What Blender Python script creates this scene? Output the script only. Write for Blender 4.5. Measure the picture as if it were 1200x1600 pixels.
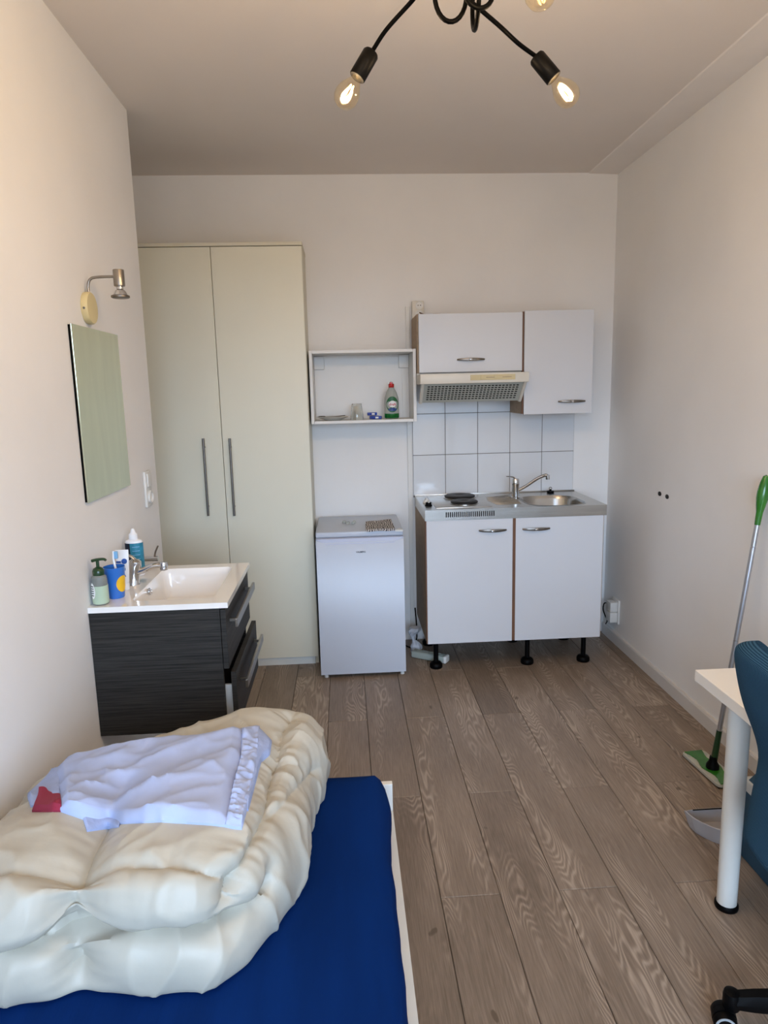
import bpy, bmesh, math, random
import numpy as np
from mathutils import Vector, Matrix, noise
from mathutils.bvhtree import BVHTree
PI = math.pi
random.seed(7)
SC = bpy.context.scene
COL = SC.collection
for o in list(bpy.data.objects): bpy.data.objects.remove(o)

# ------------------------------------------------------------------ camera
F_PX, PITCH, YAW, ROLL = 1072.6, 0.1738, 0.0551, 0.0239
CAM = Vector((-0.4153, -4.1838, 1.5714))
_fw = Vector((math.sin(YAW)*math.cos(PITCH), math.cos(YAW)*math.cos(PITCH), -math.sin(PITCH)))
_rt = Vector((math.cos(YAW), -math.sin(YAW), 0)); _up = _rt.cross(_fw)
RT = math.cos(ROLL)*_rt - math.sin(ROLL)*_up
UP = math.sin(ROLL)*_rt + math.cos(ROLL)*_up
FW = _fw
cd = bpy.data.cameras.new('camera'); cam = bpy.data.objects.new('camera', cd); COL.objects.link(cam)
cd.sensor_fit = 'VERTICAL'; cd.sensor_height = 36; cd.lens = F_PX*36/1600; cd.clip_start = .02
cam.matrix_world = Matrix.Translation(CAM) @ Matrix((RT, UP, -FW)).transposed().to_4x4()
SC.camera = cam
def ray(u, v): return (FW*F_PX + RT*(u-600) + UP*(800-v)).normalized()
def at(u, v, ax, val):            # photo pixel -> point on a plane of the room
    d = ray(u, v); i = 'xyz'.index(ax); return CAM + d*((val-CAM[i])/d[i])

# ------------------------------------------------------------------ world, daylight, exposure
SC.view_settings.view_transform = 'Standard'; SC.view_settings.look = 'None'
SC.view_settings.gamma = 1; SC.view_settings.use_curve_mapping = False
SC.view_settings.exposure = 0.0
XL, XR, H, YREAR, YEND = -1.3058, 1.2253, 2.7931, -5.9, -0.9065
wd = bpy.data.worlds.new('sky'); SC.world = wd; wd.use_nodes = True
bg = wd.node_tree.nodes['Background']; bg.inputs[1].default_value = 14.2
def sky():                        # even bright sky above the horizon, dull street and houses below it
    N, L = wd.node_tree.nodes, wd.node_tree.links
    tc = N.new('ShaderNodeTexCoord'); sx = N.new('ShaderNodeSeparateXYZ'); L.new(tc.outputs['Generated'], sx.inputs[0])
    mr = N.new('ShaderNodeMapRange'); mr.inputs[1].default_value = -1; mr.inputs[2].default_value = 1; L.new(sx.outputs['Z'], mr.inputs[0])
    cr = N.new('ShaderNodeValToRGB'); e = cr.color_ramp.elements
    e[0].position = .485; e[0].color = (.12, .115, .11, 1); e[1].position = .515; e[1].color = (.60, .80, 1.08, 1)
    L.new(mr.outputs[0], cr.inputs['Fac']); L.new(cr.outputs['Color'], bg.inputs['Color'])
sky()
WX0, WX1, WZ0, WZ1 = -1.15, 1.0, .6, 2.4
ld = bpy.data.lights.new('window_daylight', 'AREA'); ld.shape = 'RECTANGLE'; ld.size = WX1-WX0; ld.size_y = WZ1-WZ0
ld.energy = 1; ld.cycles.is_portal = True   # guides the sky light through the window opening
lo = bpy.data.objects.new('window_daylight', ld); COL.objects.link(lo)
lo.location = ((WX0+WX1)/2, YREAR-.05, (WZ0+WZ1)/2); lo.rotation_euler = (PI/2, 0, 0)
BULB_W = 7.0; BULB_COL = (1.0, .74, .49)

# ------------------------------------------------------------------ materials
MATS = {}
def newmat(name):
    m = bpy.data.materials.new(name); m.use_nodes = True; MATS[name] = m
    nt = m.node_tree; return m, nt, nt.nodes['Principled BSDF']
def lin(c):
    if isinstance(c, str):
        c = [int(c[i:i+2], 16)/255 for i in (0, 2, 4)]
    return tuple(((x/12.92) if x <= .04045 else ((x+.055)/1.055)**2.4) for x in c)
def mat(name, col, rough=.5, metal=0, var=.06, nscale=6, bump=0, bscale=60, stretch=(1, 1, 1), coat=0, spec=.5, trans=0, ior=1.45, emit=None, estr=0, sheen=0):
    m, nt, b = newmat(name); N, L = nt.nodes, nt.links
    c = lin(col)
    b.inputs['Roughness'].default_value = rough; b.inputs['Metallic'].default_value = metal
    b.inputs['Specular IOR Level'].default_value = spec; b.inputs['Coat Weight'].default_value = coat
    b.inputs['Transmission Weight'].default_value = trans; b.inputs['IOR'].default_value = ior
    b.inputs['Sheen Weight'].default_value = sheen
    tc = N.new('ShaderNodeTexCoord'); mp = N.new('ShaderNodeMapping'); mp.inputs['Scale'].default_value = stretch
    L.new(tc.outputs['Object'], mp.inputs['Vector'])
    nz = N.new('ShaderNodeTexNoise'); nz.inputs['Scale'].default_value = nscale; nz.inputs['Detail'].default_value = 4
    L.new(mp.outputs['Vector'], nz.inputs['Vector'])
    cr = N.new('ShaderNodeValToRGB')
    cr.color_ramp.elements[0].position = .3; cr.color_ramp.elements[1].position = .7
    cr.color_ramp.elements[0].color = (*[x*(1-var) for x in c], 1); cr.color_ramp.elements[1].color = (*[min(1, x*(1+var)) for x in c], 1)
    L.new(nz.outputs['Fac'], cr.inputs['Fac']); L.new(cr.outputs['Color'], b.inputs['Base Color'])
    if bump:
        n2 = N.new('ShaderNodeTexNoise'); n2.inputs['Scale'].default_value = bscale; n2.inputs['Detail'].default_value = 5
        L.new(mp.outputs['Vector'], n2.inputs['Vector'])
        bp = N.new('ShaderNodeBump'); bp.inputs['Strength'].default_value = bump; bp.inputs['Distance'].default_value = .004
        L.new(n2.outputs['Fac'], bp.inputs['Height']); L.new(bp.outputs['Normal'], b.inputs['Normal'])
    if emit:
        b.inputs['Emission Color'].default_value = (*lin(emit), 1); b.inputs['Emission Strength'].default_value = estr
    return m

mat('wall', 'EDEDEC', .85, var=.025, nscale=2.2, bump=.15, bscale=35)
mat('ceiling', 'E5DED7', .9, var=.02, nscale=1.5, bump=.1, bscale=25)
mat('coving', 'EEE9E4', .9, var=.02)
mat('baseboard', 'D8D6D3', .45, var=.02)
mat('tile', 'DCE0E4', .12, var=.02, nscale=3, coat=.3)
mat('grout', '6E6862', .9, var=.1)
mat('cream', 'E4E2D0', .38, var=.025, nscale=1.6)
mat('cream_edge', 'D9D5C3', .5, var=.03)
mat('plinth', 'D9DEDC', .4, var=.03)
mat('white_board', 'E1E0DC', .35, var=.02)
mat('white_door', 'D3D6DB', .33, var=.02, nscale=2)
mat('chipboard', 'A08C76', .7, var=.12, nscale=40)
mat('brown_edge', '6B4A35', .6, var=.1)
mat('steel', 'B9B7B2', .27, 1, var=.08, nscale=5, stretch=(1, 14, 14), bump=.03, bscale=60)
mat('basin_steel', 'B4B2AE', .22, 1, var=.06, nscale=5)
mat('chrome', 'D5D6D8', .09, 1, var=.03)
mat('brushed', '9C968E', .3, 1, var=.08, nscale=30)
mat('pewter', '7A746D', .36, 1, var=.15, nscale=40)
mat('dark_steel', '77736F', .33, 1, var=.08, nscale=20)
mat('black', '020202', .45, var=.1, spec=.08)
mat('black_plastic', '050506', .45, var=.1, spec=.12)
mat('dark', '1A1918', .7, var=.2)
mat('iron', '242120', .5, .3, var=.2, nscale=30)
mat('white_plastic', 'DEDEDA', .35, var=.02)
mat('hood_white', 'DAD6CB', .4, var=.03)
mat('hood_grey', 'B5B8B0', .4, var=.04)
mat('yellowed', 'CDBE93', .45, var=.05)
mat('fridge', 'BFC6D2', .3, var=.01, bump=.05, bscale=220)
mat('fridge_trim', 'B9BED2', .22, var=.02)
mat('logo_black', '1B1C22', .4)
mat('ceramic', 'EFEDEA', .07, var=.01, coat=.5)
mat('blue_sheet', '05265D', .85, var=.12, nscale=3, bump=.25, bscale=14, stretch=(5, .8, 1), spec=.06)
mat('duvet', 'B3AFA2', .45, var=.03, nscale=6, bump=.45, bscale=11, stretch=(1, 1.7, 1))
mat('pyjama', 'A9B7DA', .9, var=.05, nscale=12, bump=.15, bscale=26, spec=.2)
mat('pyjama_dark', '9BABD2', .85, var=.08, nscale=20, bump=.4, bscale=80)
mat('crimson', '8E2440', .8, var=.08, bump=.1)
mat('navy_trim', '20242E', .8)
mat('desk_white', 'E6E3DC', .35, var=.02)
mat('leg_white', 'DCDCD6', .3, var=.03)
mat('green_plastic', '2A7020', .22, var=.2, nscale=25, coat=.4)
mat('dark_green', '12391B', .3, var=.15, coat=.3)
mat('mop_grey', 'B9B9AE', .5, var=.05)
mat('alu', 'B4B6BB', .32, .85, var=.04)
mat('dustpan', 'A8A5A6', .5, var=.04)
mat('box_blue', '23455A', .6, var=.12, nscale=8)
mat('box_white', 'C9CCCB', .6, var=.05)
mat('castor_ring', '9AA0A3', .4)
mat('cup_blue', '2F6FC4', .25, var=.05, coat=.3)
mat('cup_yellow', 'E8B82A', .35, var=.05)
mat('bottle_teal', '2B7F9C', .35, var=.25, nscale=60)
mat('bottle_navy', '0B1D33', .35, var=.2)
mat('paste_white', 'EEF0F3', .35, var=.02)
mat('paste_blue', '2F559F', .4)
mat('brush_blue', '7FB4E0', .35)
mat('soap_green', 'C9E0C6', .2, var=.05, trans=.25)
mat('soap_clear', 'A7ACA8', .12, var=.03, trans=.55)
mat('label_white', 'ECEEEC', .5)
mat('label_green', '175F33', .4, var=.05)
mat('label_blue', '26408C', .4, var=.05)
mat('red', 'B5201C', .3, var=.05, coat=.3)
mat('dish_clear', 'BFC4BE', .12, var=.02, trans=.3, ior=1.2)
mat('dish_green', '0B6B2C', .15, var=.05, trans=.2)
mat('glass', 'F2F5F4', .03, var=.0, trans=1, ior=1.45)
mat('plate', 'E0E0DA', .15, var=.02, coat=.3)
mat('mirror', 'CBD2BF', .06, 1, var=.05, nscale=5, stretch=(1, 4, .6))
mat('blue_pack', '2747A8', .4, var=.15, nscale=40)
mat('window_white', 'E6E6E4', .4)
mat('cable_white', 'D5D5D0', .5)
mat('strip_grey', 'A9B2AA', .5, var=.05)
mat('crumple', 'C6CAD2', .5, var=.1, bump=.3)
mat('lamp_cream', 'D8C998', .45, var=.06)

def dark_wood():
    m, nt, b = newmat('dark_wood'); N, L = nt.nodes, nt.links
    tc = N.new('ShaderNodeTexCoord'); mp = N.new('ShaderNodeMapping'); mp.inputs['Scale'].default_value = (2.2, 2.2, 95)
    nz = N.new('ShaderNodeTexNoise'); nz.inputs['Scale'].default_value = 1.6; nz.inputs['Detail'].default_value = 6; nz.inputs['Roughness'].default_value = .7
    cr = N.new('ShaderNodeValToRGB'); e = cr.color_ramp.elements
    e[0].position = .33; e[0].color = (*lin('171616'), 1); e[1].position = .68; e[1].color = (*lin('3C3A37'), 1)
    L.new(tc.outputs['Object'], mp.inputs['Vector']); L.new(mp.outputs['Vector'], nz.inputs['Vector'])
    L.new(nz.outputs['Fac'], cr.inputs['Fac']); L.new(cr.outputs['Color'], b.inputs['Base Color'])
    bp = N.new('ShaderNodeBump'); bp.inputs['Strength'].default_value = .3; bp.inputs['Distance'].default_value = .001
    L.new(nz.outputs['Fac'], bp.inputs['Height']); L.new(bp.outputs['Normal'], b.inputs['Normal'])
    b.inputs['Roughness'].default_value = .55; b.inputs['Specular IOR Level'].default_value = .2
dark_wood()

def floor_wood():
    m, nt, b = newmat('oak'); N, L = nt.nodes, nt.links
    def mth(op, a, b_=None, c=None):
        n = N.new('ShaderNodeMath'); n.operation = op
        for i, x in enumerate((a, b_, c)):
            if x is None: continue
            if isinstance(x, (int, float)): n.inputs[i].default_value = x
            else: L.new(x, n.inputs[i])
        return n.outputs[0]
    tc = N.new('ShaderNodeTexCoord'); oi = N.new('ShaderNodeObjectInfo')
    cmb = N.new('ShaderNodeCombineXYZ')
    L.new(mth('MULTIPLY', oi.outputs['Random'], 37.0), cmb.inputs[0]); L.new(mth('MULTIPLY', oi.outputs['Random'], 91.0), cmb.inputs[1]); L.new(mth('MULTIPLY', oi.outputs['Random'], 13.0), cmb.inputs[2])
    add = N.new('ShaderNodeVectorMath'); add.operation = 'ADD'; L.new(tc.outputs['Object'], add.inputs[0]); L.new(cmb.outputs[0], add.inputs[1])
    def nzz(scale, stretch, detail=3, rough=.5):
        mp = N.new('ShaderNodeMapping'); mp.inputs['Scale'].default_value = stretch; L.new(add.outputs[0], mp.inputs['Vector'])
        n = N.new('ShaderNodeTexNoise'); n.inputs['Scale'].default_value = scale; n.inputs['Detail'].default_value = detail; n.inputs['Roughness'].default_value = rough
        L.new(mp.outputs['Vector'], n.inputs['Vector']); return n.outputs['Fac']
    big = nzz(1.0, (8.5, 1.5, 1), 2.2, .42)                     # contours of this give the cathedral figure
    rings = mth('SINE', mth('MULTIPLY', big, 190.0))
    rings = mth('POWER', mth('MULTIPLY_ADD', rings, .5, .5), 1.6)
    mask = nzz(1.0, (11, 1.1, 1), 2)                            # where the figure shows
    mr = N.new('ShaderNodeMapRange'); mr.inputs[1].default_value = .47; mr.inputs[2].default_value = .60; L.new(mask, mr.inputs[0])
    fig = mth('MULTIPLY', rings, mth('MULTIPLY_ADD', mr.outputs[0], .93, .07))
    fine = nzz(1.0, (230, 9, 1), 3, .6)
    mid = nzz(1.0, (5, 2, 1), 3)
    knot = nzz(1.0, (16, 9, 1), 1)
    v = mth('MULTIPLY_ADD', fig, .29, mth('MULTIPLY', fine, .5))
    v = mth('ADD', v, mth('MULTIPLY', mid, .35))
    v = mth('ADD', v, mth('MULTIPLY_ADD', oi.outputs['Random'], .12, -.06))
    kr = N.new('ShaderNodeMapRange'); kr.inputs[1].default_value = .76; kr.inputs[2].default_value = .80; L.new(knot, kr.inputs[0])
    v = mth('SUBTRACT', v, mth('MULTIPLY', kr.outputs[0], .45))
    cr = N.new('ShaderNodeValToRGB'); e = cr.color_ramp.elements
    e[0].position = .2; e[0].color = (*lin('625344'), 1); e[1].position = .85; e[1].color = (*lin('B7A592'), 1)
    k = cr.color_ramp.elements.new(.5); k.color = (*lin('8C7B6B'), 1)
    L.new(v, cr.inputs['Fac']); L.new(cr.outputs['Color'], b.inputs['Base Color'])
    b.inputs['Roughness'].default_value = .42
    bp = N.new('ShaderNodeBump'); bp.inputs['Strength'].default_value = .12; bp.inputs['Distance'].default_value = .001
    L.new(v, bp.inputs['Height']); L.new(bp.outputs['Normal'], b.inputs['Normal'])
floor_wood()

def knit():
    m, nt, b = newmat('knit_blue'); N, L = nt.nodes, nt.links
    tc = N.new('ShaderNodeTexCoord')
    outs = []
    for d, s in (('Z', 95), ('Y', 95)):
        w = N.new('ShaderNodeTexWave'); w.bands_direction = d; w.inputs['Scale'].default_value = s; w.inputs['Distortion'].default_value = .6
        L.new(tc.outputs['Object'], w.inputs['Vector']); outs.append(w.outputs['Fac'])
    mx = N.new('ShaderNodeMath'); mx.operation = 'MULTIPLY'; L.new(outs[0], mx.inputs[0]); L.new(outs[1], mx.inputs[1])
    cr = N.new('ShaderNodeValToRGB'); e = cr.color_ramp.elements
    e[0].color = (*lin('17344D'), 1); e[1].color = (*lin('4E7C9A'), 1); L.new(mx.outputs[0], cr.inputs['Fac']); L.new(cr.outputs['Color'], b.inputs['Base Color'])
    bp = N.new('ShaderNodeBump'); bp.inputs['Strength'].default_value = .5; bp.inputs['Distance'].default_value = .002
    L.new(mx.outputs[0], bp.inputs['Height']); L.new(bp.outputs['Normal'], b.inputs['Normal'])
    b.inputs['Roughness'].default_value = .9; b.inputs['Specular IOR Level'].default_value = .1
knit()

def bulb_glass():
    m = bpy.data.materials.new('bulb_glass'); m.use_nodes = True; MATS['bulb_glass'] = m
    nt = m.node_tree; N, L = nt.nodes, nt.links; N.remove(N['Principled BSDF']); out = N['Material Output']
    tr = N.new('ShaderNodeBsdfTransparent'); tr.inputs[0].default_value = (1, .93, .78, 1)
    gl = N.new('ShaderNodeBsdfGlossy'); gl.inputs['Roughness'].default_value = .06
    lw = N.new('ShaderNodeLayerWeight'); lw.inputs[0].default_value = .25
    nz = N.new('ShaderNodeTexNoise'); nz.inputs['Scale'].default_value = 9
    mu = N.new('ShaderNodeMath'); mu.operation = 'MULTIPLY'; mu.inputs[1].default_value = .55
    L.new(lw.outputs['Facing'], mu.inputs[0])
    mx = N.new('ShaderNodeMixShader'); L.new(mu.outputs[0], mx.inputs[0]); L.new(tr.outputs[0], mx.inputs[1]); L.new(gl.outputs[0], mx.inputs[2])
    L.new(mx.outputs[0], out.inputs['Surface'])
bulb_glass()
mat('filament', 'FFD9A0', .5, emit='FFC878', estr=70)
def pattern_cloth():
    m, nt, b = newmat('pattern_cloth'); N, L = nt.nodes, nt.links
    tc = N.new('ShaderNodeTexCoord')
    w = N.new('ShaderNodeTexWave'); w.inputs['Scale'].default_value = 28; w.inputs['Distortion'].default_value = 9; w.inputs['Detail'].default_value = 2; w.inputs['Detail Scale'].default_value = 1.2
    L.new(tc.outputs['Object'], w.inputs['Vector'])
    cr = N.new('ShaderNodeValToRGB'); e = cr.color_ramp.elements; cr.color_ramp.interpolation = 'CONSTANT'
    e[0].color = (*lin('2A2627'), 1); e[1].position = .38; e[1].color = (*lin('C9C2BC'), 1)
    L.new(w.outputs['Fac'], cr.inputs['Fac']); L.new(cr.outputs['Color'], b.inputs['Base Color']); b.inputs['Roughness'].default_value = .9
pattern_cloth()

# ------------------------------------------------------------------ mesh helpers
def bm_(): return bmesh.new()
def box(bm, x0, x1, y0, y1, z0, z1, bev=0, seg=2, M=None):
    r = bmesh.ops.create_cube(bm, size=1)
    vs = r['verts']
    T = Matrix.Translation(((x0+x1)/2, (y0+y1)/2, (z0+z1)/2)) @ Matrix.Diagonal((abs(x1-x0), abs(y1-y0), abs(z1-z0), 1))
    if M: T = M @ T
    bmesh.ops.transform(bm, matrix=T, verts=vs)
    if bev:
        es = set(e for v in vs for e in v.link_edges)
        bmesh.ops.bevel(bm, geom=list(es), offset=bev, segments=seg, affect='EDGES', profile=.5)
    return bm
def loft(bm, loops, cap0=True, cap1=True, closed=True):
    rows = [[bm.verts.new(p) for p in lp] for lp in loops]
    n = len(rows[0])
    for a, b in zip(rows, rows[1:]):
        for i in range(n if closed else n-1):
            j = (i+1) % n; bm.faces.new((a[i], a[j], b[j], b[i]))
    if cap0: bm.faces.new(rows[0][::-1])
    if cap1: bm.faces.new(rows[-1])
    return bm
def frame_of(d):
    d = Vector(d).normalized(); a = Vector((0, 0, 1)) if abs(d.z) < .9 else Vector((1, 0, 0))
    u = d.cross(a).normalized(); return u, d.cross(u).normalized()
def cyl(bm, p0, p1, r0, r1=None, n=20, caps=True):
    p0, p1 = Vector(p0), Vector(p1); r1 = r0 if r1 is None else r1
    u, w = frame_of(p1-p0)
    ring = lambda p, r: [p + r*(math.cos(2*PI*i/n)*u + math.sin(2*PI*i/n)*w) for i in range(n)]
    return loft(bm, [ring(p0, r0), ring(p1, r1)], caps, caps)
def lathe(bm, c, prof, n=28, axis=(0, 0, 1), sx=1, sy=1, rot=0):      # prof: (r, h) along axis
    c = Vector(c); ax = Vector(axis).normalized()
    if abs(ax.z) > .999: u, w = Vector((1, 0, 0)), Vector((0, 1 if ax.z > 0 else -1, 0))
    else: u, w = frame_of(ax)
    cr, sr = math.cos(rot), math.sin(rot); u, w = cr*u+sr*w, -sr*u+cr*w
    loops = [[c + ax*h + max(r, 1e-5)*(sx*math.cos(2*PI*i/n)*u + sy*math.sin(2*PI*i/n)*w) for i in range(n)] for r, h in prof]
    return loft(bm, loops)
def smooth_path(pts, per=8):
    P = [Vector(p) for p in pts]; P = [2*P[0]-P[1]] + P + [2*P[-1]-P[-2]]; out = []
    for i in range(1, len(P)-2):
        a, b, c, d = P[i-1:i+3]
        for k in range(per):
            t = k/per; out.append(.5*((2*b)+(c-a)*t+(2*a-5*b+4*c-d)*t*t+(3*b-a-3*c+d)*t**3))
    out.append(P[-2]); return out
def tube(bm, pts, r, n=10, smooth=0, flat=1):
    P = smooth_path(pts, smooth) if smooth else [Vector(p) for p in pts]
    rf = r if callable(r) else (lambda t: r)
    t0 = (P[1]-P[0]).normalized(); u, w = frame_of(t0); loops = []
    for i, p in enumerate(P):
        t = (P[min(i+1, len(P)-1)]-P[max(i-1, 0)]).normalized()
        u = (u - t*u.dot(t)).normalized(); w = t.cross(u)
        rr = rf(i/(len(P)-1)); loops.append([p + rr*(math.cos(2*PI*k/n)*u + flat*math.sin(2*PI*k/n)*w) for k in range(n)])
    return loft(bm, loops)
def prism(bm, poly, axis, a, b):                    # extrude a polygon given in the two other axes
    def P(q, h):
        return {'x': (h, q[0], q[1]), 'y': (q[0], h, q[1]), 'z': (q[0], q[1], h)}[axis]
    return loft(bm, [[P(q, a) for q in poly], [P(q, b) for q in poly]])
def rrect(x0, x1, y0, y1, r, n=6):
    pts = []
    for cx, cy, a0 in ((x1-r, y1-r, 0), (x0+r, y1-r, PI/2), (x0+r, y0+r, PI), (x1-r, y0+r, 1.5*PI)):
        for k in range(n+1): a = a0+PI/2*k/n; pts.append((cx+r*math.cos(a), cy+r*math.sin(a)))
    return pts
def bevel_all(bm, off, seg=2, ang=.6):
    es = [e for e in bm.edges if len(e.link_faces) == 2 and e.calc_face_angle(0) > ang]
    bmesh.ops.bevel(bm, geom=es, offset=off, segments=seg, affect='EDGES', profile=.5)
def wpos(o):
    p = Vector((0, 0, 0))
    while o: p = p + o.location; o = o.parent
    return p
def setm(o, label=None, cat=None, group=None, kind=None):
    if label: o['label'] = label
    if cat: o['category'] = cat
    if group: o['group'] = group
    if kind: o['kind'] = kind
    return o
def obj(name, bm, m, parent=None, smooth=False, label=None, cat=None, group=None, kind=None, world=True, origin=None):
    me = bpy.data.meshes.new(name)
    bmesh.ops.recalc_face_normals(bm, faces=bm.faces)
    bm.to_mesh(me); bm.free()
    o = bpy.data.objects.new(name, me); COL.objects.link(o); me.materials.append(MATS[m])
    if smooth:
        for p in me.polygons: p.use_smooth = True
        try: me.set_sharp_from_angle(angle=math.radians(38))
        except Exception: pass
    if parent: o.parent = parent
    if origin is not None:
        o.location = Vector(origin) - (wpos(parent) if parent else Vector())
    if world: me.transform(Matrix.Translation(-wpos(o)))
    return setm(o, label, cat, group, kind)
def thing(name, loc, label, cat, group=None, kind=None):
    o = bpy.data.objects.new(name, None); COL.objects.link(o); o.location = loc; o.empty_display_size = .05
    return setm(o, label, cat, group, kind)
def text(name, body, size, M, m, parent, ext=.0003, bold=False):
    cu = bpy.data.curves.new('t', 'FONT'); cu.body = body; cu.size = size; cu.align_x = 'CENTER'; cu.align_y = 'CENTER'; cu.extrude = ext
    if bold: cu.offset = size*.02
    t = bpy.data.objects.new('t', cu); COL.objects.link(t)
    dg = bpy.context.evaluated_depsgraph_get(); me = bpy.data.meshes.new_from_object(t.evaluated_get(dg))
    bpy.data.objects.remove(t); me.name = name; me.materials.clear(); me.materials.append(MATS[m])
    o = bpy.data.objects.new(name, me); COL.objects.link(o); o.parent = parent
    me.transform(Matrix.Translation(-wpos(parent)) @ M); return o

# ================================================================== THE ROOM
ALC = -1.75       # far side of the wardrobe recess
fl = obj('floor', box(bm_(), ALC-.1, XR+.1, YREAR-.1, .1, -.06, -.009), 'dark', label='grey-brown oak laminate floor laid in long planks', cat='floor', kind='structure')
P0, PW, PLN = .0281, .1887, 1.21
cache = {}
for k in range(-10, 7):
    xa, xb = max(P0+k*PW, ALC), min(P0+(k+1)*PW, XR)
    if xb-xa < .01: continue
    yj = -.515 if k % 2 == 0 else -1.07
    cuts = sorted([yj+PLN*i for i in range(-5, 3)])
    for a, b in zip(cuts, cuts[1:]):
        a2, b2 = max(a, YREAR), min(b, 0)
        if b2-a2 < .02: continue
        if xb < XL-.02 and b2 < YEND-.1: continue
        w, l = round(xb-xa-.0016, 4), round(b2-a2-.0014, 4)
        if (w, l) not in cache:
            bm = box(bm_(), -w/2, w/2, -l/2, l/2, -.009, 0)
            bmesh.ops.bevel(bm, geom=[e for e in bm.edges if all(v.co.z > -.001 for v in e.verts)], offset=.0017, segments=1, affect='EDGES')
            me = bpy.data.meshes.new('plank'); bm.to_mesh(me); bm.free(); me.materials.append(MATS['oak']); cache[(w, l)] = me
        o = bpy.data.objects.new('plank', cache[(w, l)]); COL.objects.link(o); o.parent = fl
        o.location = ((xa+xb)/2, (a2+b2)/2, 0)

wb = obj('wall_back', box(bm_(), ALC-.1, XR+.1, 0, .1, 0, H), 'wall', label='off-white plaster wall at the far end behind kitchenette and wardrobe', cat='wall', kind='structure')
obj('wall_left', box(bm_(), XL-.12, XL, YREAR, YEND, 0, H), 'wall', label='off-white plaster wall on the left carrying mirror and washbasin', cat='wall', kind='structure')
bm = box(bm_(), ALC-.1, ALC, YEND-.2, .0, 0, H); box(bm, ALC-.1, XL-.12, YEND-.3, YEND-.2, 0, H)
obj('wall_recess', bm, 'wall', label='plaster wall closing the recess left of the cream wardrobe', cat='wall', kind='structure')
wr = obj('wall_right', box(bm_(), XR, XR+.1, YREAR, 0, 0, H), 'wall', label='bare off-white plaster wall on the right behind the mop', cat='wall', kind='structure')
obj('ceiling', box(bm_(), ALC-.1, XR+.1, YREAR-.1, .1, H, H+.1), 'ceiling', label='plain off-white ceiling above the whole room', cat='ceiling', kind='structure')
bm = bm_()
for a in ((XL-.1, WX0, 0, H), (WX1, XR+.1, 0, H), (WX0, WX1, 0, WZ0), (WX0, WX1, WZ1, H)):
    box(bm, a[0], a[1], YREAR-.1, YREAR, a[2], a[3])
obj('wall_rear', bm, 'wall', label='plaster wall with the window, behind the viewer', cat='wall', kind='structure')
w1 = thing('window_1', ((WX0+WX1)/2, YREAR, WZ0), 'white framed window behind the viewer letting in daylight', 'window', kind='structure')
bm = bm_()
for a in ((WX0, WX0+.05, WZ0, WZ1), (WX1-.05, WX1, WZ0, WZ1), (WX0, WX1, WZ0, WZ0+.05), (WX0, WX1, WZ1-.05, WZ1), (-.18, -.12, WZ0, WZ1)):
    box(bm, a[0], a[1], YREAR+.0, YREAR+.03, a[2], a[3], .004)
obj('window_frame', bm, 'window_white', w1)
# baseboard on the right, shallow slanted coving along the ceiling
bm = prism(bm_(), [(XR, 0), (XR-.016, 0), (XR-.016, .062), (XR-.012, .07), (XR, .07)], 'y', YREAR, -.02)
obj('baseboard_right', bm, 'baseboard', label='white skirting board along the foot of the right wall', cat='baseboard', kind='structure')
bm = prism(bm_(), [(XR, H), (XR-.175, H), (XR-.17, H-.004), (XR, H-.010)], 'y', YREAR, 0)
obj('trim_1', bm, 'coving', label='shallow slanted plaster strip where ceiling meets right wall', cat='coving', kind='structure')
# wall tiles
Z0 = 1.1814
gr = obj('grout_bed', box(bm_(), 0, 1.0, -.004, -.0002, Z0-.26, Z0+.5), 'grout', wb)
tm = None
for r in range(-1, 2):
    for c in range(5):
        if tm is None:
            bm = box(bm_(), -.0985, .0985, -.0035, .0035, -.1235, .1235, .0015, 2); tm = bpy.data.meshes.new('tile'); bm.to_mesh(tm); bm.free(); tm.materials.append(MATS['tile'])
        o = bpy.data.objects.new('tile', tm); COL.objects.link(o); o.parent = wb
        o.location = (.1+.2*c, -.0045, Z0+.125+.25*r); o.rotation_euler = (random.uniform(-.004, .004), 0, random.uniform(-.004, .004))
# two dark anchor holes in the right wall
for (u, v, hh) in ((1031, 771.5, .013), (1042.5, 776, .016)):
    p = at(u, v, 'x', XR)
    obj('anchor_hole', lathe(bm_(), (XR+.002, p.y, p.z), [(.008, 0), (.012, .0005), (.012, .004), (.004, .005)], 14, (-1, 0, 0), sx=1, sy=1.5, rot=PI/2), 'dark', wr)

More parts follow.
